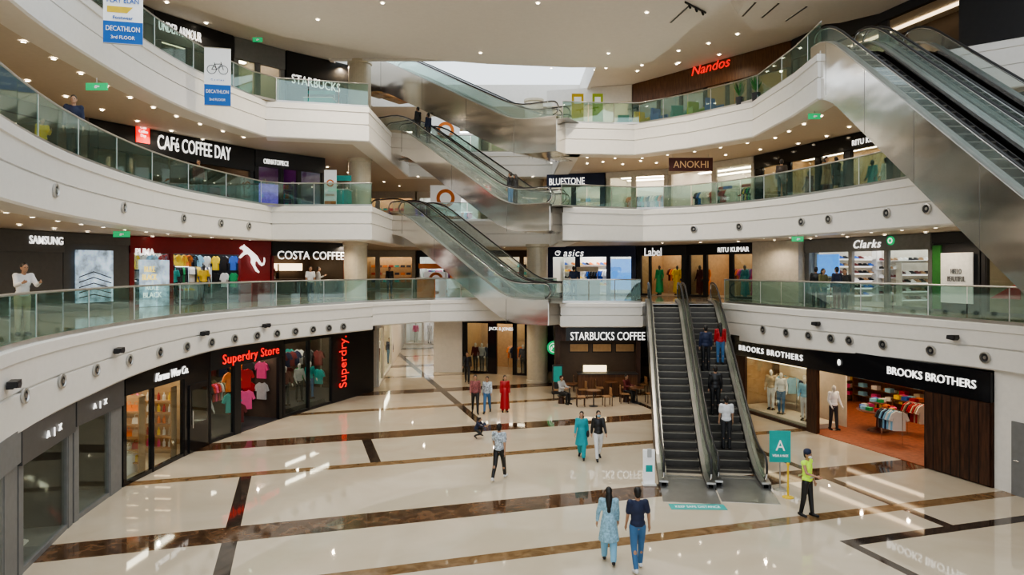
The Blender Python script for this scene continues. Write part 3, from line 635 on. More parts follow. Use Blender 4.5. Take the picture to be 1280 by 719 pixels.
# ---------------------------------------------------------------- ground left shops
s=seg(GL,-70,18,0); r=shop(s,'grey panelled shop bay at the left picture edge',3.15,3.,wall='offwhite',frame='midgrey',board='midgrey',sh=.7,panes=[(-60,2)])
s=seg(GL,20,88,0); r=shop(s,'clothing shop bay with initials sign, nearest window at bottom left',3.2,3.2,wall='greywall',flo='midgrey',frame='midgrey',board='greywall',sh=.85,panes=[(26,83)],strip='Ewarm')
sign(s,r,'A | X',50,69,533,547,'Ewhite',lh=11)
manne('dark mannequin in grey coat in the nearest left window',s.w(s.lx(40),.9,.02),s.ang-.2,('long','charcoal'),('slim','black'),'darkmannequin')
goods(s,'shoe',s.lx(45),s.lx(70),3,.6,.02,['white','black','white'],'on the floor of the nearest left window','shoes in the nearest left window')
s=seg(GL,90,150,0); r=shop(s,'clothing shop bay with initials sign, second window from the left',3.3,3.2,wall='greywall',flo='midgrey',frame='midgrey',board='greywall',sh=.85,panes=[(96,136)],strip='Ewarm')
sign(s,r,'A | X',110,127,500,512,'Ewhite',lh=9)
manne('dark mannequin in black jacket in the second left window',s.w(s.lx(103),.9,.02),s.ang-.2,('long','black'),('slim','charcoal'),'darkmannequin')
manne('dark mannequin in navy shirt beside the jacket mannequin',s.w(s.lx(122),1.3,.02),s.ang-.4,('long','navy'),('slim','black'),'darkmannequin')
s=seg(GL,152,259,0); r=shop(s,'warm lit accessories shop with white script sign and black door',3.4,4.,wall='warmwall',frame='blackgloss',board='blackgloss',sh=.7,panes=[(156,190),(191,229)],strip='Estrip')
sign(s,r,'Karma Wev Co.',190,231,459,474,'Ewhite',shear=.25,lh=10)
W0,W1=s.lx(234),s.lx(257); dd=MB().box(W0,W1,-.1,-.05,.05,2.4).build('door','blackgloss',r); MB().box(W0+.12,W1-.12,-.115,-.1,1.0,2.2).build('door_glass','smoke',dd); MB().tube([(W0+.1,-.16,.9),(W0+.1,-.16,1.5)],.02).build('door_handle','chrome',dd)
f=farside(s,s.lx(189),.25,2.2); shelves(f,.05,f.W-.05,0,[.35,.75,1.15,1.55,1.95],'bag',7,['beige','red','white','woodlight','orange','yellow'],'in the accessories shop behind its left window','woodlight',.35,'warmwall',.8,'Ewarm')
f=farside(s,s.lx(228),.25,2.6); shelves(f,.05,f.W-.05,0,[.35,.75,1.15,1.55,1.95],'bottle',11,['beige','pink','white','yellow','orange','red'],'in the accessories shop behind its right window','woodlight',.35,'warmwall',1.,'Ewarm')
ct=thing('glass_counter','glass topped white display counter in the accessories window','counter',s.w(s.lx(168),.7,.02),s.ang); MB().box(0,1.,-.2,.2,0,.6).build('base','white',ct); MB().box(0,1.,-.2,.2,.6,.95).build('glass_case','clear',ct); goods(s,'bag',s.lx(168),s.lx(168)+1.,3,.7,.64,['red','beige','white'],'in the glass counter of the accessories window','bags in the glass counter',0,0,.8)
s=seg(GL,260,352,0); r=shop(s,'fashion shop with red script sign, black frame and window display',3.5,4.,wall='brownwall',flo='charcoal',frame='black',board='black',sh=.8,panes=[(262,292)],opens=[(300,348)],strip='Estrip')
sign(s,r,'Superdry Store',277,347,434,455,'Ered',lh=15)
manne('white mannequin in navy shirt at the red sign shop, left window',s.w(s.lx(269),.7,.02),s.ang-.4,('long','navy'),('slim','black'))
manne('mannequin in grey hoodie in the left window of the red sign shop',s.w(s.lx(281),.9,.02),s.ang-.4,('long','lightgrey'),('slim','denim'))
for i,(px,z,c) in enumerate([(311,2.3,'orange'),(327,2.3,'red'),(311,1.45,'teal'),(328,1.4,'pink'),(318,.95,'maroon')]):
    o=obj('hanging_shirt',GD['garment'],c,None,s.w(s.lx(px),.8,z),s.ang-.6,1.1); tag(o,'%s shirt hung at the %s of the red sign shop doorway'%(cn(c),['upper left','upper right','lower left','lower right','very bottom'][i]),'shirt','shirts hung in the red sign shop doorway')
f=farside(s,s.W-.25,.4,3.8)
for z,cc in ((2.45,['maroon','navy','orange','charcoal','pink']),(1.55,['olive','teal','black','red','lightgrey'])): goods(f,'garment',.1,f.W-.1,5,0,z,cc,'on the end wall inside the red sign shop','shirts on the end wall of the red sign shop')
rail(s,s.lx(302),s.lx(345),2.4,1.6,12,['red','olive','blue','pink','black','lightgrey'],'inside the red sign shop')
s=seg(GL,353,466,0); r=shop(s,'black fashion shop window with vertical red script lettering at its right end',3.55,4.,wall='brownwall',flo='charcoal',frame='black',board='black',sh=.35,panes=[(355,385),(386,414)],strip='Estrip')
sign(s,r,'Superdry.',421,433,420,484,'Ered',rot=1)
for i,(px,c,b_) in enumerate([(362,'navy','denim'),(377,'maroon','black'),(394,'lightgrey','black'),(407,'teal','denim')]):
    manne('mannequin in %s top, %s in the large black fashion window'%(cn(c),['first from the left','second from the left','third from the left','rightmost'][i]),s.w(s.lx(px),.9,.25),s.ang-.5,('long',c),('slim',b_))
goods(s,'garment',s.lx(356),s.lx(410),9,1.8,2.5,['teal','olive','navy','green','maroon','charcoal'],'hung high in the black fashion window','shirts hung high in the black fashion window',1,-.6)
f=farside(s,s.lx(414)+.1,.4,3.5); goods(f,'garment',.1,f.W-.1,5,0,2.5,['olive','teal','lightgrey','charcoal','maroon'],'high on the end wall of the black fashion window','shirts on the end wall of the black fashion window'); goods(f,'garment',.1,f.W-.1,5,0,1.6,['navy','maroon','green','charcoal','teal'],'low on the end wall of the black fashion window','shirts on the end wall of the black fashion window')
MB().box(.2,s.lx(413),.3,1.6,.02,.25).build('display_plinth','charcoal',r)
# passage beyond
s=Seg((-7.3,38.5),(-9.2,60),0); r=shop(s,'bright shop row along the far left ground passage',3.7,3.,frame='offwhite',board='white',panes=[(470,478),(479,489)],strip='Estrip')
s=Seg((-9.2,60),(-4.9,60),0); r=shop(s,'white lit far shop at the end of the ground passage',3.7,3.,wall='white',frame='white',board='white',sh=.8,panes=[(507,528),(545,568)],opens=[(530,543)],strip='Estripcool')
for i in range(3): manne('distant mannequin %s in the far white shop'%['in pink on the left','in white in the middle','in blue on the right'][i],s.w(.9+i*1.2,.7,.02),s.ang,('long',['pink','whitecloth','skyblue'][i]),('slim','whitecloth'))
w_=MB().box(-4.9,-4.7,44,60,0,3.72).build('wall_passage','white'); struct(w_,'white side wall of the far ground passage')
for i in range(4):
    y=46+i*3.4; pz=thing('lit_poster','lit shop window poster on the passage side wall, %s from the front'%['first','second','third','fourth'][i],'poster',(-4.93,y,.4),PI/2); fr_=MB().box(0,2.6,-.03,.03,0,2.6).build('frame','blackgloss',pz); MB().box(.1,2.5,.03,.05,.1,2.5).build('picture',['Ewhite','Ewarm','Ewhite','Escreen'][i],fr_)
struct(MB().box(-4.7,-3.1,43.9,44.1,0,3.72).build('wall_centre','white'),'white wall pier left of the far dark shop')
s=Seg((-3.05,43.8),(1.1,42.4),0); r=shop(s,'far dark framed boutique with lit mannequin windows',3.7,3.,wall='warmwall',frame='blackgloss',board='blackgloss',sh=.6,panes=[(583,611),(645,657)],opens=[(621,641)],strip='Estrip')
sign(s,r,'JACK & JONES',612,642,409,414,'Ewhite')
for i,(px,c) in enumerate([(590,'maroon'),(598,'lightgrey'),(606,'navy'),(650,'navy')]):
    manne('mannequin in %s, %s window of the far boutique'%(cn(c),['first in the left','second in the left','third in the left','in the right'][i]),s.w(s.lx(px),.6,.02),s.ang,('long',c),('slim','black'))
rail(s,s.lx(622),s.lx(640),2.,1.5,6,['beige','orange','navy'],'inside the far boutique')
# coffee shop under landing
s=Seg((2.3,37.8),(6.9,37.8),0); r=shop(s,'coffee shop wall under the landing with dark wood panelling',3.7,.6,wall='brownwall',frame='wood',board='wood',sh=1.1,opens=[(700,795)],strip='Ewarm',nstrip=1)
rt=thing('shop_sign','black sign board with white coffee shop lettering under the landing','sign',(2.55,33.35,0)); s=Seg((2.55,33.35),(6.3,33.35),0)
MB().box(0,3.75,-.05,.05,3.05,3.68).build('board','black',rt); sign(s,rt,'STARBUCKS COFFEE',713,806,415,425,'Ewhite',yo=-.06)
rt=thing('shop_emblem','round green coffee emblem beside the cream column','sign',(2.33,39.3,2.05))
eb=MB().lathe([(.38,0),(.38,.05)],32,axis='y').build('disc','Egreen',rt); MB().lathe([(.26,.05),(.26,.062),(.235,.062),(.235,.05)],32,axis='y',caps=False).build('ring','Ewhite',eb)
star=[(math.sin(i*PI/5)*(.1 if i%2==0 else .04),.08+math.cos(i*PI/5)*(.1 if i%2==0 else .04)) for i in range(10)]; MB().prism(star,-.062,-.05).build('star','Ewhite',eb)
MB().prism([(-.15,-.16),(-.08,-.04),(-.12,.06),(-.16,0)],-.062,-.05).build('wave_mark','Ewhite',eb); MB().prism([(.15,-.16),(.08,-.04),(.12,.06),(.16,0)],-.062,-.05).build('wave_mark','Ewhite',eb); MB().tube([(0,.03,.36),(0,.03,1.67)],.015,6).build('hanger','steel',rt)
rt=thing('service_counter','dark wood coffee counter with lit glass case','counter',(3.4,36.3,0)); MB().box(0,3,-.35,.35,0,1.05).build('cabinet','woodmid',rt); MB().box(-.05,3.05,-.4,.4,1.05,1.1).build('worktop','charcoal',rt); gc=MB().box(.2,1.6,-.3,.3,1.1,1.5).build('glass_case','clear',rt); MB().box(.3,1.5,.2,.25,1.12,1.45).build('case_light','Ewarm',gc)
for i in range(3):
    rt=thing('menu_board','lit menu board behind the coffee counter, %s'%['left','middle','right'][i],'sign',(3.1+i*1.25,38.38,1.9)); MB().box(0,1.1,-.04,.0,0,.5).build('board','black',rt); MB().box(.06,1.04,-.05,-.04,.05,.45).build('lit_face','warmwall',rt)
def cafe_table(x,y,lab):
    r=thing('cafe_table',lab,'table',(x,y,0)); MB().lathe([(.0,.72),(.34,.72),(.35,.74),(.34,.76),(.0,.76)],24).build('tabletop','woodmid',r); MB().lathe([(.22,0),(.22,.02),(.03,.05),(.03,.72)],16).build('pedestal','charcoal',r)
def chair(x,y,rz,lab):
    r=thing('cafe_chair',lab,'chair',(x,y,0),rz,'wooden chairs in front of the coffee shop')
    MB().box(-.2,.2,-.2,.2,.43,.47).build('seat','woodlight',r)
    MB().prism([(-.2,.5),(.2,.5),(.18,.86),(-.18,.86)],.17,.2).build('backrest','woodlight',r)
    for a in (-1,1):
        MB().tube([(a*.17,-.17,0),(a*.17,-.17,.44)],.02,6).build('leg','wood',r); MB().tube([(a*.17,.19,0),(a*.18,.19,.86)],.02,6).build('leg','wood',r)
TB=[(712,499,'leftmost'),(736,490,'rearmost'),(764,496,'middle'),(796,504,'nearest the escalator'),(742,508,'frontmost'),(788,492,'second rearmost')]
for i,(px,py,w) in enumerate(TB):
    x,y,_=gpos(px,py); cafe_table(x,y,'small round wooden cafe table, %s outside the coffee shop'%w)
    for j,a in enumerate((-.6,.65)): chair(x+a,y+.1*j,(-PI/2 if a>0 else PI/2)+.2*j,'wooden cafe chair on the %s side of the %s round table'%('left' if a<0 else 'right',w))
for i,(px,py,c) in enumerate([(700,500,'lightgrey'),(779,498,'maroon')]):
    x,y,_=gpos(px,py); person('seated customer in %s at the cafe tables'%cn(c),(x,y-.9,0),.8,1.68,'sit',('long',c),('slim','black')); st=thing('stool','low round wooden stool under the customer in %s'%cn(c),'stool',(x,y-.9,0)); MB().lathe([(.16,.0),(.12,.3),(.2,.37),(.2,.39),(.0,.39)],16).build('seat','wood',st)
rt=thing('notice_board','standing dark notice board beside the cream column',"sign",gpos(697,492)); bd0=MB().box(-.28,.28,-.03,.03,.1,1.5).build('board','charcoal',rt); MB().box(-.22,.22,-.04,-.03,.6,1.4).build('notice','teal',bd0); MB().box(-.3,.3,-.2,.2,0,.1).build('foot','black',rt)
# ---------------------------------------------------------------- ground right: menswear
s=Seg(ppx(GR,916),ppx(GR,1242),0); r=shop(s,'menswear shop with dark wood front, white lettered sign and open doorway',3.42,7.,wall='warmwall',flo='carpet',frame='wood',board='blackgloss',sh=.9,panes=[(931,1010)],opens=[(1022,1157)],strip='Ewarm',nstrip=4)
sign(s,r,'BROOKS BROTHERS',925,1004,434,447,'Ewhite',lh=7.); sign(s,r,'BROOKS BROTHERS',1110,1220,460,482,'Ewhite',lh=10)
MB().ball((s.lx(1053),-.16,s.lz(1053,453)),(.08,.03,.12),12,8).build('emblem','Ewhite',r,smooth=True)
wp=MB().box(s.lx(1160),s.W-.05,-.14,-.06,.05,2.5).build('wood_panel','wood',r)
b=MB()
for i in range(7):
    x=s.lx(1160)+(s.W-.05-s.lx(1160))*i/7; b.box(x-.012,x+.012,-.15,-.139,.05,2.5)
b.build('panel_groove','black',wp)
MB().box(s.lx(931),s.lx(1010),1.9,1.95,0.02,2.6).build('window_backdrop','lightwall',r)
MB().box(.3,s.lx(1010),.2,.5,2.42,2.48).build('window_light','Ewarm',r)
for i,(px,c,b_,y) in enumerate([(945,'beige','whitecloth',.8),(962,'whitecloth','denim',.6),(979,'navy','beige',1.1),(991,'skyblue','whitecloth',.6)]):
    manne('mannequin in %s shirt, %s in the menswear window'%(cn(c),['leftmost','second','third','rightmost'][i]),s.w(s.lx(px),y,.2),s.ang+.6,('long',c),('slim',b_))
MB().box(.25,s.lx(1008),.15,1.6,.02,.2).build('display_plinth','lightwall',r)
rail(s,s.lx(936),s.lx(960),1.5,1.7,5,['beige','skyblue','white'],'at the back of the menswear window')
x,y,_=gpos(1042,538); manne('mannequin in white jacket and dark trousers at the menswear doorway',(x,y,.02),.2,('long','whitecloth'),('slim','charcoal'))
tp=(14.55,28.0,.02); rt=thing('display_table','round dark wood table piled with folded clothes in the menswear shop','table',tp)
MB().lathe([(.0,.8),(.75,.8),(.78,.83),(.75,.86),(.0,.86)],32).build('tabletop','tablewood',rt); MB().lathe([(.4,0),(.35,.06),(.08,.15),(.06,.5),(.14,.8)],20).build('pedestal','tablewood',rt)
MB().lathe([(.3,1.1),(.32,1.13),(.3,1.16),(.0,1.16)],20).build('upper_tier','tablewood',rt); MB().lathe([(.05,.86),(.05,1.12)],10).build('tier_post','tablewood',rt)
cs=['red','orange','yellow','pink','white','blue','skyblue','green']
for i in range(16):
    a=i*2*PI/12; rr=.55 if i<12 else .18; a=a if i<12 else i*PI/2; c=cs[i%8]; o=obj('folded_clothes',GD['folded'],c,None,(tp[0]+rr*math.cos(a),tp[1]+rr*math.sin(a),tp[2]+(.865 if i<12 else 1.165)),a,.7); tag(o,'pile of folded %s clothes on the round table in the menswear shop'%cn(c),'folded clothes','folded clothes on the round menswear table')
f=farsideR(s,.35,2.1,6.8)
for k_,(a,c) in enumerate(((.05,1.55),(1.6,3.1),(3.15,f.W-.05))):
    if k_==1: rail(f,a,c,-.25,1.5,9,['navy','olive','beige','white','maroon'],'along the menswear end wall'); goods(f,'garment',a,c,3,.0,2.5,['skyblue','white','orange'],'high on the end wall of the menswear shop','shirts high on the end wall of the menswear shop')
    else: shelves(f,a,c,-.05,[.35,.7,1.05,1.4,1.75,2.1],'folded',4,['navy','blue','white','skyblue','beige','red','pink','yellow'],'on the menswear end wall, %s unit'%('left' if k_==0 else 'right'),'woodmid',.4,'warmwall')
shelves(s,.6,s.lx(1060),6.6,[.4,.8,1.2,1.6,2.],'folded',8,['white','pink','skyblue','yellow','beige','red'],'at the back of the menswear shop','woodmid',.4,'woodmid')
shelves(s,s.lx(1062),s.lx(1145),6.6,[.4,.8,1.2,1.6,2.],'folded',12,['white','navy','skyblue','yellow','beige','maroon','pink'],'at the back right of the menswear shop','woodmid',.4,'woodmid')
rail(s,s.lx(1050),s.lx(1075),3.3,1.3,9,['beige','red','white','charcoal'],'left of the round table in the menswear shop')
rail(s,s.lx(1085),s.lx(1120),4.8,1.35,12,['beige','navy','white','olive','skyblue'],'behind the round table in the menswear shop')
rail(s,s.lx(1060),s.lx(1085),1.6,1.25,8,['navy','charcoal','skyblue','white'],'nearest the doorway of the menswear shop')
for i,(px,py) in enumerate([(1072,500),(1122,512),(1136,522)]):
    x,y,_=gpos(px,py); wh=['behind','right of','far right of'][i]; tb=thing('low_table','low wooden clothes table %s the round table in the menswear shop'%wh,'table',(x,y,.02),s.ang)
    MB().box(-.6,.6,-.35,.35,.66,.72).build('tabletop','woodmid',tb)
    for a in (-1,1):
        for b_ in (-1,1): MB().box(a*.55-.03,a*.55+.03,b_*.3-.03,b_*.3+.03,0,.66).build('leg','woodmid',tb)
    for j in range(6):
        c2=cs[(j*3+i)%8]; c_,s_=math.cos(s.ang),math.sin(s.ang); lx_,ly_=-.4+.4*(j%3),-.16+.32*(j//3)
        o=obj('folded_clothes',GD['folded'],c2,None,(x+lx_*c_-ly_*s_,y+lx_*s_+ly_*c_,.745),s.ang,.9); tag(o,'%s folded clothes on the low table %s the round table'%(cn(c2),wh),'folded clothes','folded clothes on low menswear tables')
s=Seg(ppx(GR,1243),(16.5,13.5),0); b=MB().box(0,s.W,0,.2,0,3.5); struct(b.build('wall_corner','white',loc=(s.p0[0],s.p0[1],0),rz=s.ang),'white wall right of the menswear shop')
d_=thing('service_door','grey steel service door in the white wall at the right edge','door',s.w(s.lx(1266),-.03,0),s.ang); dl=MB().box(0,1.1,-.03,.02,0,2.1).build('door_leaf','midgrey',d_); MB().tube([(.1,-.07,1.0),(.25,-.07,1.0)],.015).build('handle','chrome',dl)
# ---------------------------------------------------------------- level 1 left
H1=2.98
s=seg(SL,-80,77,L1); r=shop(s,'dark grey electronics shop with white lettered sign on the first gallery',H1,4,wall='greywall',frame='greywall',board='greywall',sh=.75,panes=[],opens=[(-70,-5)],strip='Ewhite')
sign(s,r,'SAMSUNG',33,75,294,307,'Ewhite',lh=10,bold=.01)
s=seg(SL,78,160,L1); r=shop(s,'dark grey shop wall with tall lit phone poster on the first gallery',H1,3,wall='greywall',frame='greywall',board='greywall',sh=.4)
lp=panel(s,r,90,137,313,378,'Escreen','lit_poster')
for i in range(5): MB().tube([(s.lx(94),-.21,.5+i*.2),(s.lx(112),-.21,.62+i*.22),(s.lx(134),-.21,.45+i*.2)],.02,6).build('poster_line','charcoal',lp)
s=seg(SL,161,337,L1); r=shop(s,'red sportswear shop with leaping cat emblem on the first gallery',H1,4.5,wall='charcoal',flo='charcoal',frame='shopred',board='shopred',sh=.7,panes=[(166,212)],opens=[(216,300)],strip='Estripcool',nstrip=3)
sign(s,r,'PUMA',167,191,311,319,'Ewhite',lh=8.5,bold=.03)
vs_=panel(s,r,173,210,325,383,'Escreen','video_screen',yo=-.06); sign(s,vs_,'RULE\nBLACK',176,194,333,350,'Eyellow',yo=-.12); sign(s,vs_,'RULE\nBLACK',177,200,356,372,'Ewhite',yo=-.12)
def cat(parent,x,z,w,h,y):
    P=[(.17,1.0),(.14,.955),(.07,.94),(0,.88),(.02,.845),(.1,.83),(.15,.79),(.16,.74),(.06,.66),(-.03,.55),(.02,.52),(.1,.58),(.2,.655),(.33,.67),(.42,.6),(.47,.5),(.45,.39),(.55,.24),(.66,.08),(.78,.02),(.8,.06),(.72,.14),(.62,.28),(.62,.4),(.7,.45),(.8,.33),(.9,.26),(1.0,.3),(1.05,.44),(1.03,.56),(1.0,.56),(1.0,.42),(.95,.34),(.88,.37),(.8,.48),(.72,.6),(.58,.71),(.42,.82),(.3,.9),(.22,.94)]
    MB().prism([(x-w/2+a*w,z+b_*h) for a,b_ in P],y-.04,y).build('cat_emblem','Ewhite',parent)
cat(r,s.lx(312),s.lz(312,342),s.lx(328)-s.lx(298),1.4,-.16)
shelves(s,s.lx(218),s.lx(262),4.0,[.5,1.0,1.5,2.0],'shoe',6,['white','yellow','black','red','lightgrey'],'in the red sportswear shop, left unit','lightgrey',.3,'lightwall')
shelves(s,s.lx(264),s.lx(308),4.0,[.5,1.0],'shoe',6,['white','yellow','blue','red','lightgrey'],'in the red sportswear shop, right unit','lightgrey',.3,'lightwall')
rail(s,s.lx(222),s.lx(262),1.6,1.7,12,['yellow','green','white','black','teal'],'in the left of the red sportswear shop')
rail(s,s.lx(266),s.lx(300),2.2,1.7,12,['black','charcoal','navy','white','yellow'],'in the right of the red sportswear shop')
goods(s,'garment',s.lx(220),s.lx(308),12,3.6,2.3,['yellow','red','white','skyblue','black','orange'],'on the upper back wall of the red sportswear shop','shirts on the back wall of the red sportswear shop',1)
f=farside(s,s.lx(318),.4,4.2); goods(f,'garment',.1,f.W-.1,5,0,2.25,['white','yellow','black','blue','red'],'high on the end wall of the red sportswear shop','shirts on the end wall of the red sportswear shop'); goods(f,'garment',.1,f.W-.1,5,0,1.4,['orange','black','white','green','red'],'low on the end wall of the red sportswear shop','shirts on the end wall of the red sportswear shop')
manne('black mannequin in yellow sports top at the red shop entrance',s.w(s.lx(268),.8,.02),s.ang-.4,('short','yellow'),('slim','black'),'darkmannequin')
manne('black mannequin in teal sports top left in the red shop entrance',s.w(s.lx(232),.9,.02),s.ang-.4,('short','teal'),('slim','black'),'darkmannequin')
s=seg(SL,339,434,L1); r=shop(s,'coffee bar with large white sign letters on the first gallery',H1,4,wall='brownwall',frame='darkred',board='black',sh=.72,panes=[],opens=[(342,430)],strip='Ewarm')
sign(s,r,'COSTA COFFEE',347,430,314,325,'Ewhite',lh=10)
MB().box(.5,s.W-.6,2.4,3.0,0,1.05).build('counter','wood',r); MB().box(.6,s.W-.7,3.6,3.7,1.5,1.9).build('menu_lightbox','Ewarm',r)
shelves(s,.4,2.2,3.6,[.5,.95,1.4],'bottle',6,['beige','white','maroon'],'behind the coffee bar counter','wood',.3)
for z,lab in ((L1,'first'),(L2,'second'),(L3,'third')):
    hh={L1:H1,L2:2.95,L3:3.6}[z]
    s=Seg((-12,54),(-7.4,54),z); r=shop(s,'far lit shop at the left of the %s gallery rear passage'%lab,hh,3,wall='warmwall',frame='offwhite',board='offwhite',sh=.5,panes=[(446,470)],opens=[(475,515)],strip='Estrip')
    shelves(s,.6,4.,2.5,[.5,1.1,1.7],'folded',7,['red','beige','navy','teal','orange'],'in the far left shop of the %s gallery'%lab,'woodlight',.3)
    s=Seg((-7.3,54),(-2.4,54),z); r=shop(s,'far bright shop in the middle of the %s gallery rear passage'%lab,hh,3,wall='white',frame='black' if z==L1 else 'white',board='black' if z==L1 else 'white',sh=.5,panes=[(524,555)],opens=[(560,598)],strip='Estripcool')
    rail(s,.6,4.2,1.6,1.5,12,['pink','skyblue','white','orange','purple'],'in the far middle shop of the %s gallery'%lab)
    s=Seg((-2.3,54),(6,54),z); r=shop(s,'far shop behind the column on the %s gallery rear passage'%lab,hh,3,wall='beige',frame='brownwall',board='brownwall',sh=.5,panes=[(610,650)],opens=[(655,700)],strip='Estrip')
    shelves(s,.8,4.5,2.5,[.5,1.1,1.7],'bag',8,['red','beige','navy','teal','black'],'in the far right shop of the %s gallery'%lab,'woodlight',.3)
def stand_banner(px,d,z,w,h,lab,ring=True):
    p=at(px,d,z); r=thing('standing_banner',lab,'banner',p); sh_=MB().box(-w/2,w/2,-.02,.02,.05,h).build('sheet','purewhite',r); MB().box(-w/2,w/2,-.15,.15,0,.06).build('foot','steel',r)
    MB().lathe([(w*.3,.03),(w*.3,.045),(w*.19,.045),(w*.19,.03)],24,(0,0,h*.66),axis='y',caps=False).build('ring_mark','orange',sh_)
    text('FESTIVE',w*.7,.1,'orange',sh_,(0,-.03,h*.35)); MB().box(-w/2+.02,w/2-.02,-.03,-.02,.07,h*.2).build('orange_strip','orange',sh_)
stand_banner(557,47,L3,1.9,2.7,'white banner with orange ring on the third gallery behind the escalators')
stand_banner(557,46,L2,2.0,2.5,'white banner with orange ring on the second gallery behind the escalators')
stand_banner(545,44,L1,1.5,1.4,'low white banner with orange ring on the first gallery rear')
stand_banner(413,34.5,L2,.6,1.9,'narrow white and orange banner by the left column on the second gallery')
def kiosk(px,d,z,w,h,m,lab):
    r=thing('sales_kiosk',lab,'kiosk',at(px,d,z)); MB().box(-w/2,w/2,-.4,.4,0,h*.55).build('counter',m,r); MB().box(-w/2-.04,w/2+.04,-.44,.44,h*.55,h*.58).build('counter_top','white',r)
    for a in (-1,1): MB().tube([(a*(w/2-.05),.3,h*.58),(a*(w/2-.05),.3,h)],.025,6).build('post','steel',r)
    MB().box(-w/2,w/2,.25,.35,h*.85,h).build('header',m,r)
def tallpanel(px,d,z,w,h,m,lab):
    r=thing('display_panel',lab,'display panel',at(px,d,z)); p_=MB().box(-w/2,w/2,-.06,.06,.06,h).build('panel',m,r); MB().box(-w/2-.05,w/2+.05,-.2,.2,0,.06).build('foot','steel',r); MB().box(-w/2+.12,w/2-.12,-.07,-.06,h*.7,h*.9).build('notice','purewhite',p_)
tallpanel(722,37,L3,.62,1.75,'yellow','tall yellow display panel on the third gallery landing'); tallpanel(747,37,L3,.55,1.75,'yellowgreen','tall yellow green display panel on the third gallery landing')
kiosk(540,40,L1,1.6,1.9,'orange','orange sales kiosk on the far middle of the first gallery'); kiosk(425,35.5,L2,1.,1.8,'teal','teal kiosk beside the left column of the second gallery'); kiosk(735,38.5,L1,1.2,1.7,'beige','beige kiosk beside the sports shoe shop')
# ---------------------------------------------------------------- level 1 right
s=seg(SR,684,795,L1); r=shop(s,'sports shoe shop with white lettered sign on the first gallery',H1,4,wall='white',frame='navy',board='navy',sh=.65,panes=[(690,720),(762,790)],opens=[(725,758)],strip='Estripcool',nstrip=3)
sign(s,r,'asics',705,730,312,321,'Ewhite',shear=.2,lh=8); MB().box(s.lx(762),s.lx(790),.5,.55,.3,2.2).build('blue_screen','Eblue',r)
xc,zc=s.lx(698),s.lz(698,317)
MB().tube([(xc+.2*math.cos(a)*(1-.04*i),-.15,zc+.17*math.sin(a)*(1-.04*i)) for i,a in enumerate([.5+.55*k2 for k2 in range(15)])],.022,6).build('swirl_emblem','Ewhite',r)
shelves(s,s.lx(690),s.lx(760),3.5,[.5,.95,1.4,1.85],'shoe',14,['white','blue','orange','yellow','black'],'in the sports shoe shop','white',.3,'white',1.3)
rail(s,s.lx(724),s.lx(758),1.6,1.5,9,['blue','orange','black','white','skyblue'],'in the doorway of the sports shoe shop')
s=seg(SR,797,858,L1); r=shop(s,'black boutique with white script sign on the first gallery',H1,3.5,wall='warmwall',frame='black',board='black',sh=.6,panes=[(801,812)],opens=[(814,852)],strip='Estrip')
sign(s,r,'Label',807,828,310,320,'Ewhite')
rail(s,s.lx(815),s.lx(850),2.4,1.6,10,['orange','maroon','yellow','green','pink'],'inside the script sign boutique')
s2=s; manne('mannequin in green dress in front of the script sign boutique',s2.w(s2.lx(820),.5,.02),s2.ang,('dress','green'),('wide','green'),'darkmannequin'); manne('mannequin in gold robe inside the script sign boutique',s2.w(s2.lx(838),1,.02),s2.ang,('dress','yellow'),('wide','yellow'),'darkmannequin')
s=seg(SR,859,946,L1); r=shop(s,'black designer boutique with thin white capitals on the first gallery',H1,3.5,wall='warmwall',frame='black',board='black',sh=.6,panes=[(862,880),(916,942)],opens=[(884,912)],strip='Estrip')
sign(s,r,'RITU KUMAR',899,938,309,315,'Ewhite')
rail(s,s.lx(885),s.lx(911),2.2,1.6,9,['orange','maroon','teal','purple','pink'],'inside the thin capitals boutique')
for i,(px,c) in enumerate([(866,'maroon'),(875,'orange'),(922,'tealcloth'),(935,'pink')]): manne('mannequin in %s robe, %s at the black designer boutique'%(cn(c),['leftmost','second','third','rightmost'][i]),s.w(s.lx(px),.6,.02),s.ang,('dress',c),('wide',c),'darkmannequin')
s=seg(SR,948,1006,L1); struct(MB().box(0,s.W,-.4,.2,0,H1).build('wall_pier','offwhite',loc=(s.p0[0],s.p0[1],L1),rz=s.ang),'pale wall pier between the black boutique and the shoe shop')
s=seg(SR,1008,1166,L1); r=shop(s,'shoe shop with white script sign and round green emblem on the first gallery',H1,4,wall='lightgrey',frame='midgrey',board='midgrey',sh=.62,panes=[(1011,1062),(1110,1162)],opens=[(1066,1106)],strip='Estripcool',nstrip=3)
sign(s,r,'Clarks',1070,1104,299,311,'Ewhite',shear=.3,lh=10); eb=MB().lathe([(.18,0),(.18,.05)],24,(s.lx(1117),-.13,s.lz(1117,301)),axis='y').build('round_emblem','Egreen',r); MB().lathe([(.11,.05),(.11,.06),(.08,.06),(.08,.05)],20,(s.lx(1117),-.13,s.lz(1117,301)),axis='y',caps=False).build('emblem_ring','Ewhite',eb)
f=farsideR(s,.3,.3,3.8); shelves(f,.05,f.W-.05,0,[.35,.7,1.05,1.4,1.75,2.1],'shoe',11,['black','woodlight','maroon','white','blue'],'on the end wall of the script sign shoe shop','white',.3,'lightwall',1.,'Ewhite')
f=farsideR(s,s.lx(1108),.6,3.8); shelves(f,.05,f.W-.05,0,[.35,.7,1.05,1.4],'shoe',11,['black','woodlight','maroon','white'],'on the middle divider of the script sign shoe shop','white',.3,'lightwall',1.,'Ewhite')
shelves(s,s.lx(1020),s.lx(1150),3.7,[.4,.8,1.2,1.6,2.0],'shoe',20,['black','woodlight','maroon','white'],'at the back of the script sign shoe shop','white',.3,'lightwall')
panel(s,r,1018,1045,318,345,'Eblue','window_poster',yo=.2)
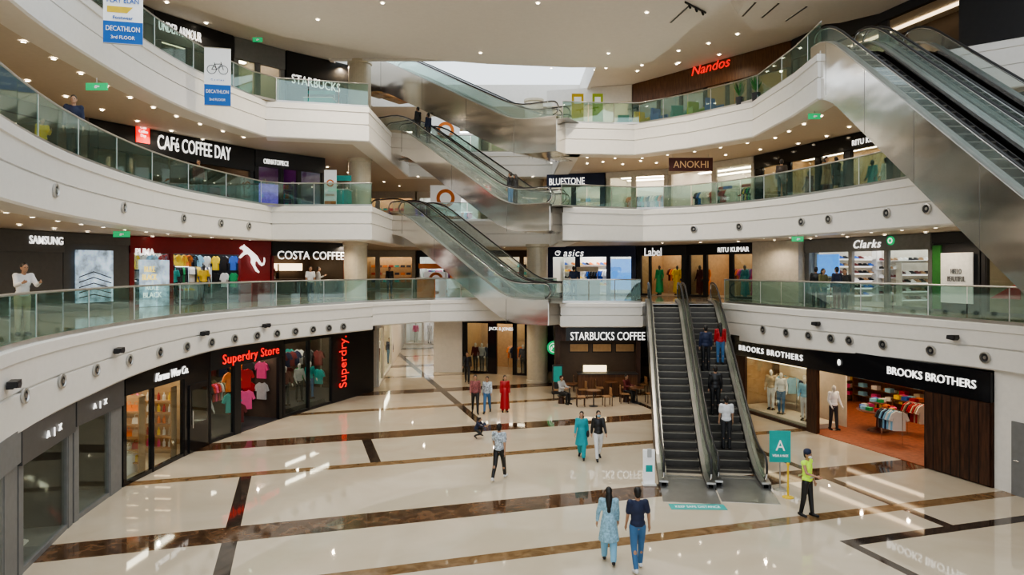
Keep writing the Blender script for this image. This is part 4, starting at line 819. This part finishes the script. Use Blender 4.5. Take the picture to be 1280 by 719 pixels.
s=seg(SR,1168,1226,L1); r=shop(s,'dark green panelled wall with white poster on the first gallery right',H1,1.5,wall='black',frame='charcoal',board='charcoal',sh=.4); pp_=panel(s,r,1181,1221,316,379,'poster','white_poster'); sign(s,pp_,'HELLO\nBEAUTIFUL',1190,1212,336,352,'midgrey',yo=-.2)
MB().box(s.lx(1169),s.lx(1179),-.14,-.06,.1,2.5).build('green_panel','leaf',r)
s=seg(SR,1228,1340,L1); r=shop(s,'grey shop behind the steep escalator on the first gallery',H1,3.5,wall='lightwall',frame='charcoal',board='charcoal',sh=.5,panes=[(1233,1290)],strip='Ewarm'); MB().prism([(s.lx(1240),.6),(s.lx(1278),.6),(s.lx(1278),1.2)],-.09,-.06).build('red_triangle','red',r)
# ---------------------------------------------------------------- level 2
H2=2.93
s=seg(SL,-60,108,L2); r=shop(s,'brown walled dining area at the far left of the second gallery',H2,4,wall='brownwall',frame='brownwall',board='brownwall',sh=.5,opens=[(-50,70)],strip='Ewarm')
s=seg(SL,110,316,L2); r=shop(s,'coffee shop with red square emblem and rounded white sign letters on the second gallery',H2,4.5,wall='brownwall',flo='charcoal',frame='black',board='black',sh=1.1,panes=[(115,160)],opens=[(165,312)],strip='Ewarm',nstrip=2)
sign(s,r,'CAFé COFFEE DAY',197,288,170,201,'Ewhite',bold=.005,lh=17); rs=panel(s,r,167,184,152,179,'Ered','red_square',yo=-.13); sign(s,rs,'Café\nCoffee\nDay',170,181,158,173,'Ewhite',yo=-.18)
MB().box(1,4,2,2.6,0,1.05).build('counter','woodmid',r)
def armchair(p,a_,m,lab):
    rt=thing('armchair',lab,'armchair',p,a_); MB().box(-.3,.3,-.3,.3,.2,.45).build('seat',m,rt); MB().box(-.3,.3,.2,.32,.45,.95).build('backrest',m,rt); MB().box(-.36,-.28,-.3,.3,.1,.6).build('armrest',m,rt); MB().box(.28,.36,-.3,.3,.1,.6).build('armrest',m,rt)
    for a in (-1,1):
        for b_ in (-1,1): MB().tube([(a*.3,b_*.25,0),(a*.28,b_*.22,.2)],.02,6).build('leg','black',rt)
for i in range(5): armchair(s.w(s.lx(185+i*26),.9,.02),s.ang,'darkred','dark red cafe armchair, %s from the left at the second gallery coffee shop'%['first','second','third','fourth','fifth'][i])
s=seg(SL,318,405,L2); r=shop(s,'dark shop with small white sign and purple lit displays on the second gallery',H2,4,wall='purple',flo='charcoal',frame='charcoal',board='charcoal',sh=.8,panes=[(322,350),(375,402)],opens=[(354,371)],strip='Ewarm')
sign(s,r,'ORNATOPIECE',328,359,199,208,'Ewhite',lh=6); MB().box(.4,2.,.8,.9,.2,1.4).build('purple_screen','Epurple',r)
shelves(s,1.8,s.W-.4,2.5,[.4,.9,1.4],'bag',8,['pink','purple','yellow','teal','orange'],'in the purple lit shop','lightgrey',.3)
s=seg(SR,684,756,L2); r=shop(s,'jewellery shop with blue board and white lettered sign on the second gallery',H2,4,wall='lightwall',frame='navy',board='navy',sh=.8,panes=[(688,715)],opens=[(720,750)],strip='Estripcool'); sign(s,r,'BLUESTONE',687,731,222,232,'Ewhite',lh=8.5); shelves(s,.6,3.4,2.5,[.4,.9,1.4],'bag',8,['white','beige','skyblue'],'in the jewellery shop','white',.3)
s=seg(SR,758,835,L2); r=shop(s,'white lit clothing shop beside the jewellery shop on the second gallery',H2,4,wall='white',frame='offwhite',board='offwhite',sh=.35,panes=[(762,790)],opens=[(795,830)],strip='Estrip',nstrip=3); rail(s,.5,s.W-.5,2.,1.6,14,['white','teal','orange','beige','black'],'in the white lit shop beside the jewellery shop'); shelves(s,.5,s.W-.5,3.5,[.4,.9,1.4],'folded',9,['red','teal','white','orange','beige'],'in the white shop beside the jewellery shop','white',.3)
s=seg(SR,836,943,L2); r=shop(s,'open clothing shop behind the red brown hanging board on the second gallery',H2,4.5,wall='white',frame='offwhite',board='offwhite',sh=.35,panes=[(895,940)],opens=[(840,890)],strip='Estrip',nstrip=3)
hp_=at(836,36.2,0); hs=thing('hanging_sign','red brown board with tan capitals hanging on the second gallery','sign',(hp_[0],36.2,11.48)); MB().box(0,2.25,-.04,.04,0,.68).build('board','signbrown',hs); text('ANOKHI',1.8,.36,'tanletter',hs,(1.12,-.05,.34))
for a in (.2,2.05): MB().tube([(a,0,.68),(a,0,.86)],.015,6).build('hanger','steel',hs)
rail(s,.5,3.4,1.8,1.6,12,['blue','navy','orange','red','white'],'in the red brown sign shop, left side'); rail(s,3.8,s.W-.5,1.8,1.6,12,['green','white','navy','yellow'],'in the red brown sign shop, right side'); shelves(s,.5,s.W-.5,4.,[.4,.9,1.4,1.9],'folded',14,['blue','white','red','navy','green'],'at the back of the red brown sign shop','white',.3)
s=seg(SR,945,1116,L2); r=shop(s,'tall black designer shop with lit window niches on the second gallery',H2,3.5,wall='warmwall',frame='blackgloss',board='blackgloss',sh=.7,panes=[(953,980),(988,1020),(1026,1056),(1064,1110)],strip='Estrip')
sign(s,r,'RITU KUMAR',1068,1110,170,180,'Ewhite',lh=7)
for i,(px,c) in enumerate([(966,'orange'),(997,'maroon'),(1010,'beige'),(1040,'charcoal'),(1075,'tealcloth'),(1092,'whitecloth')]): manne('mannequin in %s robe, %s in the black shop of the second gallery'%(cn(c),['first','second','third','fourth','fifth','rightmost'][i]),s.w(s.lx(px),.7,.02),s.ang,('dress',c),('wide',c),'darkmannequin')
s=seg(SR,1118,1340,L2); r=shop(s,'shop behind the steep escalator on the second gallery',H2,3.5,wall='warmwall',frame='brownwall',board='brownwall',sh=.6,panes=[(1122,1180)],opens=[(1185,1240)],strip='Ewarm')
# ---------------------------------------------------------------- level 3
H3=3.68
s=seg(SL,-20,190,L3); shop(s,'dim shop at the far left of the third gallery',H3,4,wall='brownwall',frame='charcoal',board='charcoal',sh=.7,panes=[(60,120)],strip='Ewarm')
s=seg(SL,192,290,L3); r=shop(s,'dark shop with pale lit letters on the third gallery',H3,4,wall='brownwall',frame='black',board='black',sh=1.2,panes=[(200,235)],opens=[(240,285)],strip='Ewarm'); sign(s,r,'UNDER ARMOUR',197,250,30,50,'Ewhite',lh=12)
s=seg(SL,292,355,L3); r=shop(s,'grey shop between pale letters and coffee sign on the third gallery',H3,4,wall='lightwall',frame='midgrey',board='midgrey',sh=1.,panes=[(297,320)],opens=[(325,350)],strip='Estrip')
s=seg(SL,357,434,L3); r=shop(s,'coffee shop with white capitals on dark board on the third gallery',H3,4,wall='brownwall',frame='wood',board='black',sh=1.7,opens=[(362,428)],strip='Ewarm'); sign(s,r,'STARBUCKS',364,424,99,111,'Ewhite',lh=11)
kiosk(400,33.5,L3,1.3,1.1,'teal','low teal kiosk in front of the third gallery coffee shop')
s=seg(SR,684,790,L3); r=shop(s,'pale shop right of the skylight on the third gallery',H3,4,wall='lightwall',frame='offwhite',board='white',sh=1.,panes=[(690,720)],opens=[(725,785)],strip='Estrip')
s=seg(SR,792,990,L3); r=shop(s,'wood panelled restaurant with red script sign on the third gallery',H3,4,wall='warmwall',flo='charcoal',frame='black',board='woodmid',sh=1.25,panes=[(797,822),(824,850),(852,880),(910,935),(938,985)],opens=[(883,907)],strip='Ewarm',nstrip=3); sign(s,r,'Nandos',866,914,76,91,'Ered',shear=.25,lh=12)
for i in range(6):
    p=s.w(1.4+i*2.2,2.2,.02); rt=thing('pendant_lamp','glowing round pendant lamp in the restaurant, %s from the left'%['first','second','third','fourth','fifth','sixth'][i],'lamp',(p[0],p[1],L3+2.)); MB().lathe([(.05,.2),(.2,.0),(.19,0),(.04,.18)],16,caps=False).build('shade','orange',rt); MB().ball((0,0,.05),.07).build('bulb','Estrip',rt); MB().tube([(0,0,.2),(0,0,1.5)],.01,5).build('cord','black',rt)
for i,(px,m) in enumerate([(780,'teal'),(802,'yellow'),(824,'blue'),(848,'teal'),(870,'yellowgreen'),(893,'blue')]): armchair(at(px,38.2-i*.75,L3),.3*(i%3),m,'%s armchair, %s of the row behind the third gallery railing'%({'yellowgreen':'yellow green'}.get(m,m),['leftmost','second','third','fourth','fifth','rightmost'][i]))
for i in range(2):
    px=925+i*20; rt=thing('potted_plant','green potted plant, %s of the two behind the third gallery railing'%['left','right'][i],'plant',at(px,32-i*.8,L3)); MB().lathe([(.16,0),(.2,.35),(.0,.35)],16).build('pot','charcoal',rt); b=MB()
    for j in range(36):
        a=random.uniform(0,2*PI); l=random.uniform(.3,.8); rr=random.uniform(.08,.34); b.add([(0,0,.33),(rr*.5*math.cos(a)-.04*math.sin(a),rr*.5*math.sin(a)+.04*math.cos(a),.35+l*.6),(rr*math.cos(a),rr*math.sin(a),.35+l),(rr*.5*math.cos(a)+.04*math.sin(a),rr*.5*math.sin(a)-.04*math.cos(a),.35+l*.6)],[(0,1,2,3)])
    b.build('foliage','leaf',rt)
s=seg(SR,992,1340,L3); r=shop(s,'dark shop behind the steep escalators on the third gallery',H3,4,wall='brownwall',frame='charcoal',board='charcoal',sh=1.,panes=[(1000,1100)],opens=[(1110,1200)],strip='Ewarm')
# ---------------------------------------------------------------- hanging banners
def hbanner(px,y0,y1,w0,path,lab,bike,dd=.6):
    d0=ppx(path,px); d=d0[1]-dd; k=d/F; w=w0*k; z1=CZ-(y0-HZ)*k; z0=CZ-(y1-HZ)*k; X=(px-640)*k; H=z1-z0
    r=thing('hanging_banner',lab,'banner',(X,d,z0),.25)
    s_=MB().box(-w/2,w/2,-.01,.01,0,H).build('sheet','purewhite',r); MB().box(-w/2,w/2,-.015,-.01,0,H*.36).build('blue_field','bannerblue',s_)
    MB().tube([(-w/2,0,H),(w/2,0,H)],.02,6).build('top_bar','steel',r); MB().tube([(-w/2,0,0),(w/2,0,0)],.02,6).build('bottom_bar','steel',r)
    text('DECATHLON',w*.85,.13,'purewhite',s_,(0,-.02,H*.24)); text('3rd FLOOR',w*.6,.09,'purewhite',s_,(0,-.02,H*.1))
    if bike:
        b=MB(); c=H*.62; R_=w*.17
        for x in (-w*.22,w*.22): b.tube([(x+R_*math.cos(a*PI/8),-.02,c+R_*math.sin(a*PI/8)) for a in range(16)],.012,5,True)
        a1_,a2_,a3_,a4_=(-w*.22,-.02,c),(-w*.03,-.02,c),(-w*.1,-.02,c+w*.22),(w*.15,-.02,c+w*.24)
        for p_,q_2 in ((a1_,a2_),(a1_,a3_),(a2_,a3_),(a2_,a4_),(a3_,a4_),(a4_,(w*.22,-.02,c)),(a4_,(w*.12,-.02,c+w*.32)),(a3_,(-w*.12,-.02,c+w*.28))): b.tube([p_,q_2],.012,5)
        b.build('bicycle_picture','pictogram',s_); text('Cycles',w*.5,.08,'bannerblue',s_,(0,-.02,H*.44))
    else:
        MB().prism([(-w*.4,H*.5),(w*.1,H*.5),(w*.25,H*.6),(-w*.4,H*.6)],-.02,-.012).build('yellow_stripe','yellow',s_); text('PLAY ELAN',w*.8,.13,'bannerblue',s_,(0,-.02,H*.7)); text('Footwear',w*.5,.08,'bannerblue',s_,(0,-.02,H*.42))
hbanner(154,-22,55,45,E3L,'white and blue hanging banner with yellow stripe at the upper left',False,2.6)
hbanner(272,60,132,31,E3L,'white and blue hanging banner with a bicycle picture',True,1.2)
# ---------------------------------------------------------------- small fixtures
def nozzle_mesh():
    b=MB(); b.lathe([(.17,-.0),(.17,.05),(.13,.06),(.12,.03)],20,axis='y',caps=False); b.lathe([(.12,.03),(.0,.02)],20,axis='y',mi=1,caps=False); b.lathe([(.05,.03),(.05,.05),(.0,.05)],12,axis='y',mi=0,caps=False); return b.mesh('nozzle',['steel','charcoal'],False)
NZ=nozzle_mesh()
def nozzles(path,pxs,z,lab):
    for px in pxs:
        p=ppx(path,px); p2=ppx(path,px+4); a=math.atan2(p2[1]-p[1],p2[0]-p[0]); n=(math.sin(a),-math.cos(a))
        o=obj('air_nozzle',NZ,None,None,(p[0]+n[0]*.03,p[1]+n[1]*.03,z),a); tag(o,'round grey air nozzle in the '+lab,'air vent','round air nozzles in the '+lab)
nozzles(E1L,[28,75,118,160,198,232,263,292,320,345,368,390,410,428],3.82,'white left band of the first gallery')
nozzles(E1R,[955,984,1012,1040,1063,1105,1165,1233],3.84,'white right band of the first gallery')
nozzles(E2L,[67,153,228,275,310],8.35,'white left band of the second gallery'); nozzles(E2R,[868,925,1003,1037,1110,1160],8.35,'white right band of the second gallery')
def flood(path,px,z,lab):
    p=ppx(path,px); p2=ppx(path,px+4); a=math.atan2(p2[1]-p[1],p2[0]-p[0]); n=(math.sin(a),-math.cos(a))
    r=thing('floodlight',lab,'lamp',(p[0]+n[0]*.12,p[1]+n[1]*.12,z),a)
    h_=MB().prism([(-.16,-.06),(.1,-.09),(.16,-.02),(.14,.08),(-.14,.06)],-.1,.08).build('housing','black',r); MB().box(-.03,.03,.0,.12,-.1,-.02).build('bracket','black',r); MB().box(-.12,.1,-.11,-.1,-.05,.04).build('lens','charcoal',h_)
for px,w in ((8,'nearest the left picture edge'),(143,'second along the left band'),(252,'third along the left band'),(330,'fourth along the left band')): flood(E1L,px,4.2,'small black floodlight on the first gallery edge, '+w)
for px,w in ((1023,'above the menswear doorway'),(1195,'nearest the right picture edge')): flood(E1R,px,4.35,'small black floodlight on the first gallery edge, '+w)
def exitsign(px,d,z,lab,w=.45):
    r=thing('exit_sign',lab,'sign',at(px,d,z),0); bx=MB().box(-w/2,w/2,-.03,.03,-.2,0).build('box','Egreen',r); MB().tube([(0,0,0),(0,0,.15)],.01,6).build('hanger','steel',r)
    MB().prism([(-.05,-.15),(.02,-.15),(.02,-.12),(.09,-.12),(.09,-.08),(-.02,-.06),(-.05,-.1)],-.04,-.03).build('running_mark','purewhite',bx)
exitsign(121,20,CZ+(HZ-104)*20/F,'green exit sign under the third gallery at the left',.6); exitsign(152,24,7.75,'green exit sign under the second gallery beside the electronics shop',.55); exitsign(1018,26,12.2,'green exit sign under the third gallery by the black shop'); exitsign(997,28,7.75,'green exit sign under the second gallery right of the boutiques'); exitsign(322,33,17.3,'green exit sign high on the third gallery')
DL=MB(); DL.lathe([(.085,-.0),(.09,-.015),(.06,-.02)],14,mi=0,caps=False); DL.lathe([(.06,-.018),(.0,-.018)],14,mi=1,caps=False); DLm=DL.mesh('downlight',['white','Edown'])
def offpath(path,o): 
    N=normals(path); return [(x-n.x*o,y-n.y*o) for (x,y),n in zip(path,N)]
def downs(path,o,step,z,lab):
    for x,y in resample(offpath(path,o),step):
        if y<9: continue
        ob=obj('downlight',DLm,None,None,(x,y,z),0); tag(ob,'small round recessed downlight '+lab,'ceiling light','downlights '+lab)
def lamp(x,y,z,e,c=(1,.82,.6),size=160,rad=.05):
    l=bpy.data.lights.new('lamp','SPOT'); l.energy=e; l.color=c; l.spot_size=R(size); l.spot_blend=.6; l.shadow_soft_size=rad; o=bpy.data.objects.new('lamp',l); COL.objects.link(o); o.location=(x,y,z)
for (el,er,z,w) in ((E2L,E2R[2:],7.83,'under the second gallery'),(E3L,E3R[:5],12.33,'under the third gallery')):
    for o,st in ((1.1,1.5),(3.2,2.)):
        downs(el,o,st,z,w+' on the left'); downs(er,o,st,z,w+' on the right')
downs(E3L,1.0,2.2,17.58,'in the highest left ceiling'); downs(E3L,3.,2.6,17.58,'in the highest left ceiling'); downs(E3R[:4],1.2,1.8,17.58,'in the highest right ceiling'); downs(E3R[:3],3.2,2.2,17.58,'in the highest right ceiling')
downs([(-12,36),(-8,50)],0,2.4,12.33,'over the rear passage'); downs([(3,39),(9,38)],0,1.8,12.33,'over the right landing'); downs([(5.2,39),(9,38)],0,1.8,17.58,'over the top right landing'); downs([(-6,45),(5,45)],0,2.,12.33,'over the far middle walkway'); downs([(-6,45),(5,45)],0,2.,7.83,'over the far middle of the first gallery')
for i,(X,Y) in enumerate(((-8,29),(-1.5,33.5),(4.6,33.6),(5.4,28.2),(-5,27.2),(1,27.2))):
    ob=obj('downlight',DLm,None,None,(X,Y,16.74)); tag(ob,'small round recessed downlight in the dropped white ceiling','ceiling light','downlights in the dropped white ceiling')
def slot(px0,py0,px1,py1,z,lab,w=.09):
    a=gpos(px0,py0,z); b_=gpos(px1,py1,z); L_=math.hypot(b_[0]-a[0],b_[1]-a[1]); an=math.atan2(b_[1]-a[1],b_[0]-a[0]); r=thing('linear_slot',lab,'air vent',(a[0],a[1],z),an)
    MB().box(0,L_,-w/2,w/2,-.02,0).build('slot','black',r); MB().box(0,L_,-w/2-.02,-w/2,-.025,0).build('edge','white',r); MB().box(0,L_,w/2,w/2+.02,-.025,0).build('edge','white',r)
slot(838,28,862,6,16.75,'dark linear ceiling slot left of the upper right bulkhead gap'); slot(928,20,944,3,16.95,'dark linear ceiling slot on the upper right bulkhead, left one'); slot(952,22,973,4,16.95,'dark linear ceiling slot on the upper right bulkhead, middle one'); slot(982,26,1008,8,16.95,'dark linear ceiling slot on the upper right bulkhead, right one')
tk=thing('track_light','black track spotlight bar on the dropped ceiling','ceiling light',(7.2,27.6,16.72),.8); t0=MB().box(-.8,.8,-.02,.02,-.05,0.02).build('track','black',tk)
for j in (-.5,0,.5): MB().cap((j,0,-.06),(j,-.05,-.16),.04,.05).build('spot_head','black',t0)
for z,EL,ER in ((7.75,E1L,E1R),(12.25,E2L,E2R[2:]),(17.4,E3L,E3R[:4])):
    for x,y in resample(offpath(EL,2.6),4.2)[1:]: lamp(x,y,z-.05,135)
    for x,y in resample(offpath(ER,2.4),4.5): lamp(x,y,z-.05,135)
    for x,y in ((-9,38),(-8.5,45),(-4,49.5),(1,49.5),(5.3,40),(5.3,46)): lamp(x,y,z-.05,160)
for x,y in ((-5,40),(-6.5,46),(-6.5,54),(-1,39.5),(3,35),(5.5,35)): lamp(x,y,3.6,140)
for x,y in ((12.4,30.5),(14.2,31.5),(15.2,27),(13.8,27.8)): lamp(x,y,3.2,120,(1,.8,.56))
for x,y in ((-12.3,24.5),(-12,27.5),(-11,30.5),(-10.2,33.5),(-12.6,21.5)): lamp(x,y,3.1,70,(1,.84,.66))
for x,y in ((-8,29),(-4,31),(-1,33.5),(2,30),(4,33),(-6,27.5),(0,27.5),(6,31)): lamp(x,y,16.65,700,(1,.9,.76),150,.08)
# ---------------------------------------------------------------- foot of the ground escalators
x,y,_=gpos(975,612); rt=thing('sign_stand','teal information sign with large white letter A on a slim stand','sign',(x,y,0),-.1)
MB().tube([(0,0,0),(0,0,.9)],.02,8).build('pole','steel',rt); MB().lathe([(.2,0),(.2,.02),(.02,.04)],20).build('foot','steel',rt); bd_=MB().box(-.3,.3,-.02,.02,.8,1.72).build('board','teal',rt); text('A',.26,.3,'purewhite',bd_,(0,-.03,1.3)); text('WEAR A MASK',.45,.07,'purewhite',bd_,(0,-.03,1.0))
x,y,_=gpos(811,606); rt=thing('sanitizer_stand','white hand sanitizer stand at the left foot of the escalators','dispenser',(x,y,0)); MB().box(-.2,.2,-.15,.15,0,.04).build('foot','white',rt); pn_=MB().box(-.17,.17,-.05,.05,.04,1.05).build('panel','purewhite',rt); MB().box(-.06,.06,-.14,-.05,.85,1.1).build('dispenser','lightgrey',rt); MB().box(-.1,.1,-.06,-.05,.4,.6).build('sticker','teal',pn_)
x,y,_=gpos(872,634); o=MB().box(-.75,.75,-.22,.22,.002,.008).build('floor_sticker','teal',loc=(x,y,0),rz=-.03); tag(o,'flat teal floor sticker with white text at the escalator foot','sticker')
t_=text('KEEP SAFE DISTANCE',1.2,.16,'purewhite',o,(0,0,.009),ext=.002); t_.rotation_euler=(R(-90),0,0)
x,y,_=gpos(985,622); r=thing('stanchion','slim yellow barrier post beside the teal sign','barrier post',(x,y,0)); MB().lathe([(.16,0),(.16,.02),(.03,.05),(.025,.9)],16).build('post','yellow',r); MB().lathe([(.04,.9),(.04,.97),(.0,.99)],16).build('cap','yellow',r)
# ---------------------------------------------------------------- world & camera
w=bpy.data.worlds.new('World'); SC.world=w; w.use_nodes=True; bg=w.node_tree.nodes['Background']; bg.inputs[0].default_value=(.87,.94,1,1); bg.inputs[1].default_value=1.8
cam=bpy.data.cameras.new('Camera'); co=bpy.data.objects.new('Camera',cam); COL.objects.link(co); co.location=(0,0,CZ); co.rotation_euler=(R(90),0,0)
cam.sensor_width=36; cam.lens=F/1280*36; cam.shift_y=-(359.5-HZ)/1280; cam.clip_end=300; cam.clip_start=.05
SC.camera=co
SC.view_settings.view_transform='AgX'
SC.view_settings.look='AgX - Medium High Contrast'
SC.view_settings.exposure=0.0
